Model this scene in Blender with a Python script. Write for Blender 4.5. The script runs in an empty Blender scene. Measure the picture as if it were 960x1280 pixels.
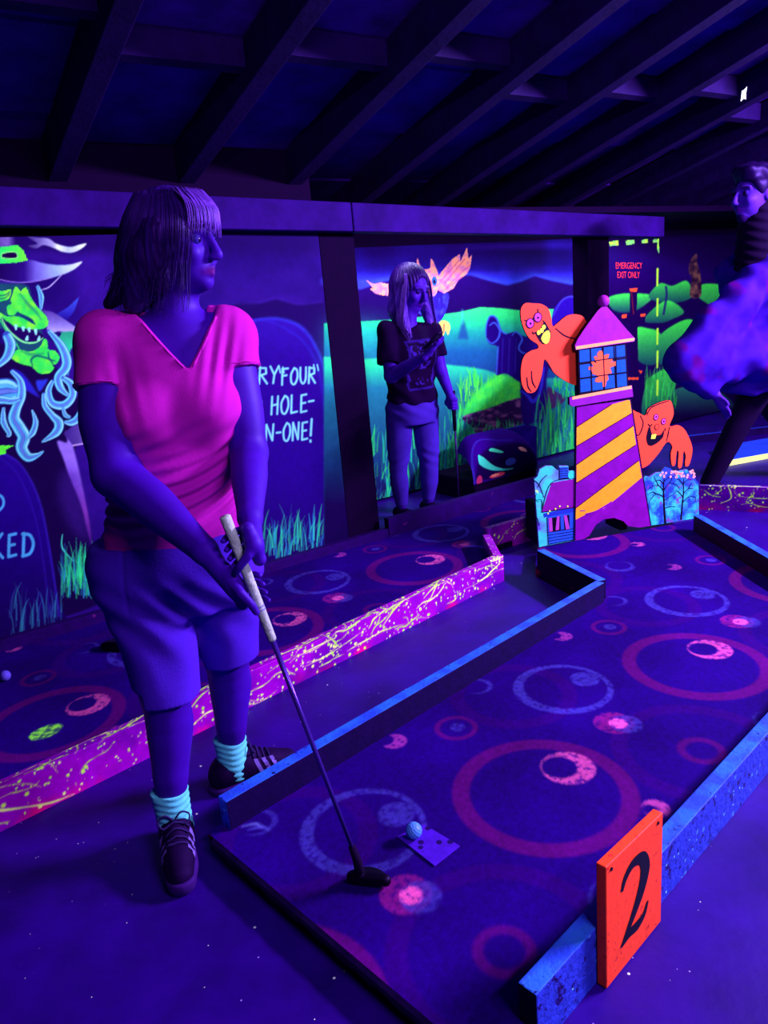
import bpy, bmesh, math, random
import numpy as np
from mathutils import Vector, Matrix
from mathutils.geometry import tessellate_polygon
random.seed(7); RNG = np.random.default_rng(11)
scene = bpy.context.scene
COL = scene.collection
# ------------------------------------------------------------------ camera
F, ROLL, CAMH = 940.0, math.radians(5.0), 1.38
PITCH = math.atan(265 * math.cos(ROLL) / F)
FW = np.array([0, math.cos(PITCH), -math.sin(PITCH)])
UP = np.array([0, math.sin(PITCH), math.cos(PITCH)])
RT = np.array([1.0, 0, 0])
EYE = np.array([0, 0, CAMH])
cr, sr = math.cos(ROLL), math.sin(ROLL)
cam = bpy.data.cameras.new('camera'); camo = bpy.data.objects.new('camera', cam); COL.objects.link(camo)
cam.sensor_fit = 'VERTICAL'; cam.sensor_height = 24.0; cam.lens = 24.0 * F / 1280.0
cam.clip_start = 0.02; cam.clip_end = 100
# picture right / up in the world
xr = RT * cr + UP * (-sr); xu = RT * sr + UP * cr
M = Matrix(((xr[0], xu[0], -FW[0], 0), (xr[1], xu[1], -FW[1], 0), (xr[2], xu[2], -FW[2], CAMH), (0, 0, 0, 1)))
camo.matrix_world = M
scene.camera = camo
# ------------------------------------------------------------------ world, lamps, exposure
vs = scene.view_settings
vs.view_transform = 'Standard'; vs.look = 'None'; vs.gamma = 1.0; vs.use_curve_mapping = False
vs.exposure = 0.18
scene.cycles.use_denoising = True
scene.cycles.max_bounces = 5; scene.cycles.diffuse_bounces = 3
w = bpy.data.worlds.new('dark_room'); scene.world = w; w.use_nodes = True
w.node_tree.nodes['Background'].inputs[0].default_value = (0.02, 0.012, 0.05, 1)
w.node_tree.nodes['Background'].inputs[1].default_value = 0.35
LAMP = (0.70, 0.66, 1.0)                 # violet black light
LIT = np.array([1.05, 0.99, 1.5])        # what a white surface shows under it
def lamp(name, loc, target, size, power):
    l = bpy.data.lights.new(name, 'AREA'); l.shape = 'RECTANGLE'; l.size, l.size_y = size
    l.energy = power; l.color = LAMP
    o = bpy.data.objects.new(name, l); COL.objects.link(o)
    o.location = loc
    d = Vector(target) - Vector(loc)
    o.rotation_euler = d.to_track_quat('-Z', 'Y').to_euler()
    return o
lamp('blacklight_and_fill_light', (4.1, 2.4, 2.55), (-0.2, 2.2, 0.7), (1.2, 0.10), 560)
lamp('blacklight_and_fill_light', (1.5, -0.5, 2.75), (-0.5, 3.4, 0.8), (1.2, 0.10), 85)  # unseen fill added behind the viewer
lamp('blacklight_and_fill_light', (4.3, 3.1, 2.2), (1.8, 5.4, 1.1), (1.2, 0.10), 100)  # added out of view to light the man and the wall's right end
lamp('blacklight_and_fill_light', (0.616, 4.96, 1.70), (0.31, 5.417, 0.95), (1.7, 0.05), 13)  # added light hidden behind the beam, brightens the owl mural
lamp('blacklight_and_fill_light', (2.279, 6.07, 1.66), (1.97, 6.53, 0.95), (1.2, 0.05), 8)  # added hidden light that brightens the exit door

# ------------------------------------------------------------------ pixel -> place
def ray(x, y):
    dx, dy = x - 480.0, y - 640.0
    u = dx * cr - dy * sr; v = -dx * sr - dy * cr
    return FW * F + RT * u + UP * v
def gp(x, y, z=0.0):
    d = ray(x, y); return EYE + d * ((z - CAMH) / d[2])
def py_(x, y, Y):
    d = ray(x, y); return EYE + d * (Y / d[1])
def proj(P):
    P = np.asarray(P, float) - EYE
    zc = P @ FW; u = P @ RT / zc * F; v = P @ UP / zc * F
    return 480 + u * cr - v * sr, 640 - u * sr - v * cr
class Plane:
    """vertical plane: origin, direction along it; local (s, z)"""
    def __init__(self, o, e, off=0.0):
        self.e = np.array([e[0], e[1], 0.0]); self.e /= np.linalg.norm(self.e)
        self.n = np.array([self.e[1], -self.e[0], 0.0])
        self.o = np.array([o[0], o[1], 0.0]) + self.n * off
    def px(self, x, y, off=0.0):
        d = ray(x, y); t = ((self.o + self.n * off - EYE) @ self.n) / (d @ self.n)
        q = EYE + d * t; return np.array([(q - self.o) @ self.e, q[2]])
    def at(self, s, z, off=0.0):
        return self.o + self.e * s + self.n * off + np.array([0, 0, z])

# ------------------------------------------------------------------ colour and material
def lin(c):
    c = np.asarray(c, float) / 255.0
    return np.where(c <= 0.04045, c / 12.92, ((c + 0.055) / 1.055) ** 2.4)
def alb(c):
    return np.clip(lin(c) / LIT, 0.0, 0.96)
MATS = {}
def mat(name, c, rough=0.75, var=0.25, scale=18.0, bump=0.0, bscale=60.0, c2=None, stretch=None, spec=0.25, attr=False,
        specks=None, wear=None, metallic=0.0):
    if name in MATS: return MATS[name]
    m = bpy.data.materials.new(name); m.use_nodes = True; nt = m.node_tree; N = nt.nodes; L = nt.links
    b = N['Principled BSDF']; b.inputs['Roughness'].default_value = rough; b.inputs['Metallic'].default_value = metallic
    b.inputs['Specular IOR Level'].default_value = spec; b.inputs['Specular Tint'].default_value = (0.30, 0.06, 1.0, 1)
    tc = N.new('ShaderNodeTexCoord'); mp = N.new('ShaderNodeMapping'); L.new(tc.outputs['Object'], mp.inputs[0])
    if stretch: mp.inputs['Scale'].default_value = stretch
    if attr:
        base = N.new('ShaderNodeAttribute'); base.attribute_name = 'paint'; cs = base.outputs['Color']
    else:
        base = N.new('ShaderNodeRGB'); base.outputs[0].default_value = (*alb(c), 1); cs = base.outputs[0]
    def noise(sc, det=5.0, r=0.6):
        n = N.new('ShaderNodeTexNoise'); n.inputs['Scale'].default_value = sc; n.inputs['Detail'].default_value = det
        n.inputs['Roughness'].default_value = r; L.new(mp.outputs[0], n.inputs['Vector']); return n
    def ramp(src, p0, p1, c0=(0, 0, 0, 1), c1=(1, 1, 1, 1)):
        r = N.new('ShaderNodeValToRGB'); e = r.color_ramp.elements
        e[0].position, e[1].position = p0, p1; e[0].color, e[1].color = c0, c1; L.new(src, r.inputs[0]); return r.outputs[0]
    def mix(fac, a, bb, t='MIX'):
        x = N.new('ShaderNodeMix'); x.data_type = 'RGBA'; x.blend_type = t
        if isinstance(fac, float): x.inputs[0].default_value = fac
        else: L.new(fac, x.inputs[0])
        for k, s in ((6, a), (7, bb)):
            if isinstance(s, tuple): x.inputs[k].default_value = s
            else: L.new(s, x.inputs[k])
        return x.outputs[2]
    if c2 is not None:
        cs = mix(ramp(noise(scale * 0.5, 4).outputs[0], 0.42, 0.6), cs, (*alb(c2), 1))
    if var > 0:
        g = ramp(noise(scale).outputs[0], 0.25, 0.75, (1 - var,) * 3 + (1,), (1 + var * 0.6,) * 3 + (1,))
        cs = mix(1.0, cs, g, 'MULTIPLY')
    if wear:   # (colour, noise scale, threshold): chipped paint
        cs = mix(ramp(noise(wear[1], 6, 0.7).outputs[0], wear[2], wear[2] + 0.03), cs, (*alb(wear[0]), 1))
    if specks:  # list of (colour, voronoi scale, radius, keep): drops of paint
        for (sc_, vs_, rad, keep) in specks:
            v = N.new('ShaderNodeTexVoronoi'); v.inputs['Scale'].default_value = vs_; L.new(mp.outputs[0], v.inputs['Vector'])
            d = ramp(v.outputs['Distance'], rad, rad * 1.3, (1, 1, 1, 1), (0, 0, 0, 1))
            s = N.new('ShaderNodeSeparateColor'); L.new(v.outputs['Color'], s.inputs[0])
            k = ramp(s.outputs[0], keep, keep + 0.01)
            cs = mix(mix(1.0, d, k, 'MULTIPLY'), cs, (*alb(sc_), 1))
    L.new(cs, b.inputs['Base Color'])
    if bump > 0:
        bp = N.new('ShaderNodeBump'); bp.inputs['Strength'].default_value = bump; bp.inputs['Distance'].default_value = 0.006
        L.new(noise(bscale, 6).outputs[0], bp.inputs['Height']); L.new(bp.outputs[0], b.inputs['Normal'])
    MATS[name] = m
    return m

# ------------------------------------------------------------------ objects
def put(o, parent=None, label=None, cat=None, group=None, kind=None):
    COL.objects.link(o)
    if parent is not None: o.parent = parent
    if label: o['label'] = label
    if cat: o['category'] = cat
    if group: o['group'] = group
    if kind: o['kind'] = kind
    return o
def empty(name, loc, label, cat, group=None):
    o = bpy.data.objects.new(name, None); o.empty_display_size = 0.1; o.location = loc
    return put(o, None, label, cat, group)
def mesh_obj(name, verts, faces, m, parent=None, smooth=False, paint=None, **kw):
    me = bpy.data.meshes.new(name)
    verts = np.asarray(verts, np.float32)
    if isinstance(faces, np.ndarray):
        nf, k = faces.shape
        me.vertices.add(len(verts)); me.vertices.foreach_set('co', verts.ravel())
        me.loops.add(nf * k); me.loops.foreach_set('vertex_index', faces.astype(np.int32).ravel())
        me.polygons.add(nf); me.polygons.foreach_set('loop_start', np.arange(0, nf * k, k, dtype=np.int32))
        me.update(calc_edges=True)
    else:
        me.from_pydata([tuple(map(float, v)) for v in verts], [], faces); me.update()
    if smooth: me.polygons.foreach_set('use_smooth', np.ones(len(me.polygons), bool))
    if paint is not None:
        a = me.color_attributes.new('paint', 'FLOAT_COLOR', 'POINT')
        q = np.ones((len(verts), 4), np.float32); q[:, :3] = paint; a.data.foreach_set('color', q.ravel())
    if isinstance(m, (list, tuple)):
        for x in m: me.materials.append(x)
    elif m: me.materials.append(m)
    o = bpy.data.objects.new(name, me)
    put(o, parent, **kw)
    if parent is not None: o.matrix_parent_inverse = Matrix.Translation(-Vector(parent.location)) if parent.parent is None else o.matrix_parent_inverse
    if parent is not None and parent.type == 'MESH' : o.matrix_parent_inverse = Matrix.Identity(4)
    return o
def fix_normals(o):
    bm = bmesh.new(); bm.from_mesh(o.data); bmesh.ops.recalc_face_normals(bm, faces=bm.faces); bm.to_mesh(o.data); bm.free()
class MB:
    """collects vertices and faces of one mesh"""
    def __init__(s): s.v = []; s.f = []
    def add(s, vs, fs):
        n = len(s.v); s.v += [tuple(map(float, v)) for v in vs]; s.f += [tuple(i + n for i in f) for f in fs]
    def hexa(s, a, b):      # two quads (4 points each)
        s.add(list(a) + list(b), [(3, 2, 1, 0), (4, 5, 6, 7)] + [(i, (i + 1) % 4, (i + 1) % 4 + 4, i + 4) for i in range(4)])
    def prism(s, ring, d):  # planar polygon pushed along d
        n = len(ring); ring = [np.asarray(p, float) for p in ring]; d = np.asarray(d, float)
        tri = tessellate_polygon([[Vector(p) for p in ring]])
        s.add(list(ring) + [p + d for p in ring], [tuple(t) for t in tri] + [tuple(i + n for i in reversed(t)) for t in tri] +
              [(i, (i + 1) % n, (i + 1) % n + n, i + n) for i in range(n)])
    def tube(s, pts, r, seg=10):
        pts = [np.asarray(p, float) for p in pts]; n = len(pts)
        rs = r if hasattr(r, '__len__') else [r] * n
        t0 = pts[1] - pts[0]; a = np.cross(t0, [0, 0, 1.0])
        if np.linalg.norm(a) < 1e-6: a = np.array([1.0, 0, 0])
        vs = []
        for i, p in enumerate(pts):
            t = pts[min(i + 1, n - 1)] - pts[max(i - 1, 0)]; t = t / (np.linalg.norm(t) + 1e-12)
            a = a - t * (a @ t); a /= np.linalg.norm(a) + 1e-12; b = np.cross(t, a)
            for k in range(seg):
                an = 2 * math.pi * k / seg; vs.append(p + (a * math.cos(an) + b * math.sin(an)) * rs[i])
        fs = [(i * seg + k, i * seg + (k + 1) % seg, (i + 1) * seg + (k + 1) % seg, (i + 1) * seg + k) for i in range(n - 1) for k in range(seg)]
        fs += [tuple(range(seg - 1, -1, -1)), tuple((n - 1) * seg + k for k in range(seg))]
        s.add(vs, fs)
    def build(s, name, m, parent=None, bevel=0.0, smooth=False, **kw):
        o = mesh_obj(name, s.v, s.f, m, parent, smooth=smooth, **kw); fix_normals(o)
        if bevel:
            b = o.modifiers.new('edge', 'BEVEL'); b.width = bevel; b.segments = 2; b.limit_method = 'ANGLE'
        return o
def board(name, a, b, z0, z1, th, m, parent=None, bevel=0.003, side=0.0, **kw):
    """upright board from ground point a to b; th thick, pushed to its right by side*th"""
    a = np.array([a[0], a[1], 0.0]); b = np.array([b[0], b[1], 0.0]); e = (b - a) / np.linalg.norm(b - a)
    n = np.array([e[1], -e[0], 0.0]); o0 = n * th * (side - 0.5); o1 = n * th * (side + 0.5)
    Z0, Z1 = np.array([0, 0, z0]), np.array([0, 0, z1])
    mb = MB(); mb.hexa([a + o0 + Z0, b + o0 + Z0, b + o1 + Z0, a + o1 + Z0], [a + o0 + Z1, b + o0 + Z1, b + o1 + Z1, a + o1 + Z1])
    return mb.build(name, m, parent, bevel=bevel, **kw)

# ------------------------------------------------------------------ a paint canvas (colours end up on mesh vertices)
def spline(pts, closed=False, n=8):
    P = np.asarray(pts, float); N_ = len(P); out = []
    rng = range(N_ if closed else N_ - 1)
    for i in rng:
        if closed: p0, p1, p2, p3 = P[i - 1], P[i], P[(i + 1) % N_], P[(i + 2) % N_]
        else: p0, p1, p2, p3 = P[max(i - 1, 0)], P[i], P[i + 1], P[min(i + 2, N_ - 1)]
        for k in range(n):
            t = k / n
            out.append(0.5 * (2 * p1 + (p2 - p0) * t + (2 * p0 - 5 * p1 + 4 * p2 - p3) * t * t + (3 * p1 - p0 - 3 * p2 + p3) * t ** 3))
    if not closed: out.append(P[-1])
    return np.array(out)
class Canvas:
    def __init__(s, x0, y0, x1, y1, res, bg):
        s.x0, s.y0, s.res = x0, y0, res
        s.w, s.h = int((x1 - x0) * res), int((y1 - y0) * res)
        s.a = np.empty((s.h, s.w, 3), np.float32); s.a[:] = bg
        s.X = x0 + (np.arange(s.w) + 0.5) / res; s.Y = y0 + (np.arange(s.h) + 0.5) / res
    def box(s, lo, hi):
        i0 = int(max(0, (lo[0] - s.x0) * s.res - 1)); i1 = int(min(s.w, (hi[0] - s.x0) * s.res + 2))
        j0 = int(max(0, (lo[1] - s.y0) * s.res - 1)); j1 = int(min(s.h, (hi[1] - s.y0) * s.res + 2))
        return (j0, j1, i0, i1) if i1 > i0 and j1 > j0 else None
    def put(s, b, mask, col):
        j0, j1, i0, i1 = b; A = s.a[j0:j1, i0:i1]
        if callable(col): col = col(*np.meshgrid(s.X[i0:i1], s.Y[j0:j1]))
        A += (np.asarray(col, np.float32) - A) * mask[..., None]
    def blur(s, m, r):
        k = int(r * s.res)
        if k < 1: return m
        for _ in range(2):
            for ax in (0, 1):
                p = np.pad(m, [(k + 1, k) if a_ == ax else (0, 0) for a_ in (0, 1)], mode='edge'); c = np.cumsum(p, axis=ax)
                n = m.shape[ax]; w_ = 2 * k + 1
                m = (np.take(c, np.arange(w_, w_ + n), ax) - np.take(c, np.arange(0, n), ax)) / w_
        return m
    def poly(s, pts, col, curve=True, soft=0.0, op=1.0):
        P = spline(pts, True) if curve else np.asarray(pts, float)
        b = s.box(P.min(0) - 3 * soft, P.max(0) + 3 * soft)
        if not b: return
        j0, j1, i0, i1 = b; X = s.X[i0:i1]; Y = s.Y[j0:j1]; m = np.zeros((j1 - j0, i1 - i0), bool)
        for (xa, ya), (xb, yb) in zip(P, np.roll(P, -1, 0)):
            if ya == yb: continue
            r = (Y > min(ya, yb)) & (Y <= max(ya, yb))
            if not r.any(): continue
            xc = xa + (Y[r] - ya) * (xb - xa) / (yb - ya)
            m[r] ^= X[None, :] > xc[:, None]
        m = m.astype(np.float32)
        m = s.blur(m, soft) if soft else m
        s.put(b, m * op, col)
    def stroke(s, pts, w, col, curve=True, op=1.0, soft=0.5, taper=None):
        P = spline(pts) if curve and len(pts) > 2 else np.asarray(pts, float); n = len(P)
        W = np.interp(np.linspace(0, 1, n), np.linspace(0, 1, len(w)), w) if hasattr(w, '__len__') else np.full(n, float(w))
        mx = W.max() + soft; b = s.box(P.min(0) - mx, P.max(0) + mx)
        if not b: return
        j0, j1, i0, i1 = b; X, Y = np.meshgrid(s.X[i0:i1], s.Y[j0:j1]); D = np.full(X.shape, 1e9, np.float32)
        for i in range(n - 1):
            d = P[i + 1] - P[i]; L2 = d @ d + 1e-9
            t = np.clip(((X - P[i][0]) * d[0] + (Y - P[i][1]) * d[1]) / L2, 0, 1)
            dd = np.hypot(X - P[i][0] - t * d[0], Y - P[i][1] - t * d[1]) - (W[i] + (W[i + 1] - W[i]) * t) * 0.5
            D = np.minimum(D, dd)
        s.put(b, np.clip(0.5 - D / max(soft, 0.5 / s.res) / 2, 0, 1) * op, col)
    def ell(s, c, r, col, rot=0.0, op=1.0, soft=0.0, n=24):
        t = np.linspace(0, 2 * math.pi, n, endpoint=False); x, y = r[0] * np.cos(t), r[1] * np.sin(t)
        s.poly(np.stack([c[0] + x * math.cos(rot) - y * math.sin(rot), c[1] + x * math.sin(rot) + y * math.cos(rot)], 1), col, True, soft, op)
    def sample(s, x, y):
        fx = np.clip((np.asarray(x) - s.x0) * s.res - 0.5, 0, s.w - 1.001); fy = np.clip((np.asarray(y) - s.y0) * s.res - 0.5, 0, s.h - 1.001)
        i = fx.astype(int); j = fy.astype(int); u = (fx - i)[:, None]; v = (fy - j)[:, None]; A = s.a
        return (A[j, i] * (1 - u) + A[j, i + 1] * u) * (1 - v) + (A[j + 1, i] * (1 - u) + A[j + 1, i + 1] * u) * v
def noise2(X, Y, sc, seed=0, oct=3):
    r = np.random.default_rng(seed); out = 0; amp = 1.0; tot = 0
    for o in range(oct):
        G = r.random((64, 64)); u = np.asarray(X) / sc * 2 ** o; v = np.asarray(Y) / sc * 2 ** o
        i = np.floor(u).astype(int); j = np.floor(v).astype(int); a = u - i; b = v - j; a = a * a * (3 - 2 * a); b = b * b * (3 - 2 * b)
        g = lambda p, q: G[p % 64, q % 64]
        out = out + amp * ((g(i, j) * (1 - a) + g(i + 1, j) * a) * (1 - b) + (g(i, j + 1) * (1 - a) + g(i + 1, j + 1) * a) * b)
        tot += amp; amp *= 0.5
    return out / tot
def grid(nu, nv):
    j, i = np.meshgrid(np.arange(nv - 1), np.arange(nu - 1), indexing='ij'); a = (j * nu + i).ravel()
    return np.stack([a, a + 1, a + nu + 1, a + nu], 1)
# ================================================================== the room
W0 = gp(0, 812); W1 = gp(415, 690)
WALL = Plane(W0, W1 - W0)                      # front line of the mural wall: posts, beam, first panel
BAY = Plane(W0, W1 - W0, -0.70)                # the bay behind the posts
m_floor = mat('painted_concrete', (38, 0, 138), rough=0.5, var=0.6, scale=3.6, bump=0.15, bscale=30, spec=0.35,
              specks=[((215, 205, 255), 26, 0.075, 0.93), ((150, 110, 255), 44, 0.07, 0.93), ((230, 220, 255), 70, 0.08, 0.965)])
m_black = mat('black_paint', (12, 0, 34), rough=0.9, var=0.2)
m_timber = mat('dark_timber', (24, 3, 78), rough=0.8, var=0.5, scale=9, bump=0.3, bscale=40)
m_deck = mat('roof_boards', (62, 11, 172), rough=0.85, var=0.65, scale=5, bump=0.3, bscale=25)
m_beam = mat('beam_timber', (37, 3, 118), rough=0.8, var=0.55, scale=6, bump=0.3, bscale=30)
mb = MB(); mb.hexa([(-7, -5, -0.1), (11, -5, -0.1), (11, 13, -0.1), (-7, 13, -0.1)], [(-7, -5, 0), (11, -5, 0), (11, 13, 0), (-7, 13, 0)])
mb.build('floor', m_floor, kind='structure', label='dark blue painted concrete floor with tiny pale paint specks')
def slab(name, P, s0, s1, z0, z1, d0, d1, m, parent=None, bevel=0.0, **kw):
    mb = MB()
    mb.hexa([P.at(s0, z0, d0), P.at(s1, z0, d0), P.at(s1, z0, d1), P.at(s0, z0, d1)], [P.at(s0, z1, d0), P.at(s1, z1, d0), P.at(s1, z1, d1), P.at(s0, z1, d1)])
    return mb.build(name, m, parent, bevel=bevel, **kw)
wall = slab('wall_left', WALL, -3.0, 9.0, 0, 2.3, -0.95, -0.76, m_black, kind='structure', label='dark wall carrying the glowing spooky murals')
slab('pier', WALL, -3.0, 1.90, 0, 2.2, -0.76, -0.04, m_black, wall)
slab('post', WALL, 1.90, 2.12, 0, 1.82, -0.14, 0.0, m_black, wall, bevel=0.004)
slab('post', WALL, 4.02, 4.24, 0, 1.75, -0.14, 0.0, m_black, wall, bevel=0.004)
slab('bay_light_stop', WALL, 1.90, 9.0, 1.83, 1.87, -0.76, -0.01, m_black, wall)  # added lid that keeps the hidden bay light off the roof
slab('bay_header', WALL, 1.90, 9.0, 1.70, 2.3, -0.76, -0.70, m_black, wall)
slab('wall_right', Plane(WALL.at(9.0, 0)[:2], WALL.n[:2]), -1.5, 9.0, 0, 4.2, -0.2, 0.0, m_black, kind='structure', label='far dark end wall')
slab('wall_back', WALL, -3.2, 9.2, 0, 4.2, 7.8, 8.0, m_black, kind='structure', label='dark wall behind the viewer')
slab('wall_end', Plane(WALL.at(-3.0, 0)[:2], WALL.n[:2]), -1.5, 9.0, 0, 4.2, 0.0, 0.2, m_black, kind='structure', label='dark near end wall')
# head beam, two lengths butted together
def zb(s): return 1.815 - 0.0352 * s, 1.965 - 0.0380 * s
beam = None
for i, (s0, s1) in enumerate(((-3.0, 2.062), (2.068, 4.74))):
    mb = MB(); q = []
    for top in (0, 1):
        q.append([WALL.at(s0, zb(s0)[top], 0.0), WALL.at(s1, zb(s1)[top], 0.0), WALL.at(s1, zb(s1)[top], 0.09), WALL.at(s0, zb(s0)[top], 0.09)])
    mb.hexa(*q); o = mb.build('trim_%d' % (i + 1), m_beam, bevel=0.006, kind='structure')
    o['label'] = ('long rough head beam over the mural wall, nearer length', 'long rough head beam over the mural wall, farther length')[i]
# roof: sloping deck, rafters, blocking
SL = 0.25
def roof(s, d, dz): return WALL.at(s, 2.0 + SL * d + dz, d)
def sl_slab(name, s0, s1, d0, d1, z0, z1, m, parent=None, bevel=0.0, **kw):
    mb = MB(); mb.hexa([roof(s0, d0, z0), roof(s1, d0, z0), roof(s1, d1, z0), roof(s0, d1, z0)], [roof(s0, d0, z1), roof(s1, d0, z1), roof(s1, d1, z1), roof(s0, d1, z1)])
    return mb.build(name, m, parent, bevel=bevel, **kw)
ceil = bpy.data.objects.new('ceiling', None); put(ceil, None, 'sloping timber roof of dark rafters and boards', None, kind='structure')
k = 0; d = -0.9
while d < 7.8:
    wd = 0.55
    o = sl_slab('roof_board', -3.0, 9.0, d, min(d + wd - 0.006, 7.9), 0.155 + 0.012 * (k % 2), 0.18 + 0.012 * (k % 2), m_deck, ceil); d += wd; k += 1
raf0 = None
for i in range(21):
    s = 0.60 + 0.585 * (i - 6)
    if raf0 is None:
        raf0 = sl_slab('rafter', s, s + 0.085, -0.9, 7.9, 0.0, 0.155, m_timber, ceil, bevel=0.004); sr0 = s
    else:
        o = raf0.copy(); COL.objects.link(o); o.location = WALL.e * (s - sr0)
bl0 = None
for i in range(20):
    s = 0.60 + 0.585 * (i - 6) + 0.085
    for d in (0.85, 2.05):
        dd = d + 0.1 * ((i * 7) % 3 - 1)
        if 0 < s < 7: sl_slab('blocking', s, s + 0.50, dd, dd + 0.045, 0.06, 0.155, m_timber, ceil)
# pin-hole of daylight in the roof
nv0 = lambda v: np.array(v, float) / np.linalg.norm(v)
hl = bpy.data.materials.new('daylight'); hl.use_nodes = True
bn = hl.node_tree.nodes['Principled BSDF']; bn.inputs['Emission Color'].default_value = (0.8, 0.85, 1, 1); bn.inputs['Emission Strength'].default_value = 3
d_ = ray(930, 118); bpy.context.view_layer.update()
ok_, hp, hn, *_ = scene.ray_cast(bpy.context.evaluated_depsgraph_get(), Vector(EYE), Vector(nv0(d_)))
hp = np.array(hp) + np.array(hn) * 0.002; hn = np.array(hn); mb = MB(); a1 = np.cross(hn, (0, 0, 1.0)); a1 /= np.linalg.norm(a1) + 1e-9; a2 = np.cross(hn, a1)
ring = [hp + (a1 * math.cos(t) * r + a2 * math.sin(t) * r * 2.0) for t, r in zip(np.linspace(0, 2 * math.pi, 9)[:-1], (0.012, 0.022, 0.01, 0.02, 0.012, 0.024, 0.01, 0.015))]
mb.prism(ring, hn * 0.002); mb.build('roof_hole', hl, ceil, label='ragged pin-hole of daylight')

# ------------------------------------------------------------------ murals: drawn in picture units, laid on the wall
def P3(a, b=None): return np.array(a, float)
def grad(stops, axis='y'):
    ps = [p for p, _ in stops]; cs = np.array([c for _, c in stops], float)
    def f(X, Y):
        T = Y if axis == 'y' else X
        return np.stack([np.interp(T, ps, cs[:, k]) for k in range(3)], -1)
    return f
cv = Canvas(-190, 285, 930, 840, 2.2, (14, 0, 60))
def cloudy(c0, c1, sc, seed):
    c0, c1 = np.array(c0, float), np.array(c1, float)
    return lambda X, Y: c0 + (c1 - c0) * np.clip((noise2(X, Y, sc, seed) - 0.3) * 2.2, 0, 1)[..., None]
def grass(x0, x1, y0, y1, n, cols, hmin, hmax, seed, w=1.6, op=0.9, lean=5):
    r = np.random.default_rng(seed)
    for _ in range(n):
        x = r.uniform(x0, x1); y = r.uniform(y0, y1); h = r.uniform(hmin, hmax); dx = r.normal(0, lean)
        c = np.array(cols[r.integers(len(cols))], float) * r.uniform(0.6, 1.1)
        cv.stroke([(x, y), (x + dx * 0.3, y - h * 0.6), (x + dx, y - h)], [w, w, 0.4], np.clip(c, 0, 255), op=op * r.uniform(0.5, 1))
# --- first panel: night sky, witch, gravestones
cv.poly([(-190, 280), (402, 280), (440, 840), (-190, 840)], cloudy((26, 2, 108), (50, 10, 150), 60, 1), curve=False)
cv.poly([(-190, 285), (402, 285), (402, 318), (-190, 314)], (20, 0, 84), curve=False, soft=6, op=0.8)
cv.poly([(280, 384), (300, 378), (325, 379), (345, 374), (372, 381), (405, 378), (440, 850), (280, 850)], grad([(375, (20, 0, 84)), (470, (24, 0, 96)), (640, (17, 0, 78))]), curve=False, soft=1.5)
cv.stroke([(290, 380), (325, 378), (345, 373), (372, 380), (402, 377)], 2, (60, 24, 170), op=0.35, soft=2)
# gravestone with the big lettering
gs = [(228, 800), (222, 560), (232, 470), (262, 420), (300, 402), (344, 398), (378, 410), (402, 450), (414, 520), (428, 640), (436, 720)]
cv.poly(gs, grad([(398, (42, 8, 165)), (450, (34, 0, 140)), (600, (30, 0, 132)), (700, (20, 0, 92))]), soft=1)
cv.stroke([(300, 404), (344, 398), (380, 412), (404, 455), (413, 505)], [1, 2.5, 3, 2, 1], (48, 60, 240), op=0.75, soft=2.5)
cv.stroke([(330, 400), (352, 408), (380, 428), (398, 462), (406, 520)], [1, 2, 2, 1], (40, 30, 200), op=0.6, soft=2)
cv.stroke([(410, 500), (424, 600), (431, 680)], [2, 4, 2], (46, 16, 160), op=0.5, soft=3)
cy = (120, 200, 255)
G = {'R': [[(0, 1), (0.08, 0)], [(0.05, 0.05), (0.6, 0.08), (0.62, 0.4), (0.08, 0.5)], [(0.2, 0.5), (0.7, 1)]], 'Y': [[(0, 0), (0.35, 0.5)], [(0.75, 0), (0.35, 0.5), (0.25, 1)]],
     'F': [[(0.1, 0), (0.05, 1)], [(0.1, 0.02), (0.7, 0)], [(0.08, 0.45), (0.55, 0.42)]], 'O': [[(0.4, 0), (0.05, 0.4), (0.1, 0.9), (0.45, 1), (0.75, 0.6), (0.7, 0.15), (0.4, 0)]],
     'U': [[(0.08, 0), (0.08, 0.7), (0.35, 1), (0.65, 0.75), (0.7, 0)]], 'H': [[(0.1, 0), (0.02, 1)], [(0.7, 0), (0.62, 1)], [(0.06, 0.5), (0.66, 0.45)]],
     'L': [[(0.1, 0), (0.05, 1), (0.65, 0.94)]], 'E': [[(0.6, 0), (0.1, 0.04), (0.05, 1), (0.62, 0.94)], [(0.08, 0.5), (0.5, 0.47)]], '-': [[(0.1, 0.5), (0.7, 0.47)]],
     'N': [[(0.02, 1), (0.08, 0), (0.6, 0.95), (0.7, 0)]], '!': [[(0.3, 0), (0.2, 0.72)], [(0.17, 0.95), (0.18, 1.0)]], 'I': [[(0.3, 0), (0.28, 1)]],
     'K': [[(0.1, 0), (0.05, 1)], [(0.7, 0), (0.08, 0.5), (0.75, 1)]], 'D': [[(0.1, 0), (0.05, 1)], [(0.02, 0.02), (0.5, 0.1), (0.72, 0.5), (0.5, 0.9), (0.02, 1)]]}
def write(txt, x, y, w, h, slope, col, lw=2.6):
    for ch in txt:
        for st in G.get(ch, []):
            pts = [(x + px * w, y + slope * px * w + py * h) for px, py in st]
            cv.stroke(pts, lw, col, curve=len(pts) > 4, soft=0.6)
        x += w; y += slope * w
write('RY', 324, 459, 14, 21, -0.06, cy); write('FOUR', 352, 461, 11.3, 20, -0.06, cy)
for x0 in (349, 353.5): cv.stroke([(x0, 459), (x0 + 1.5, 466)], 1.8, cy)
for x0 in (392, 396.5): cv.stroke([(x0, 456), (x0 + 1.5, 463)], 1.8, cy)
cv.stroke([(327, 502), (326, 521)], 2.2, cy)
write('HOLE', 339, 496, 12.2, 22, -0.07, cy); write('-', 385, 491, 10, 22, -0.07, cy)
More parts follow.
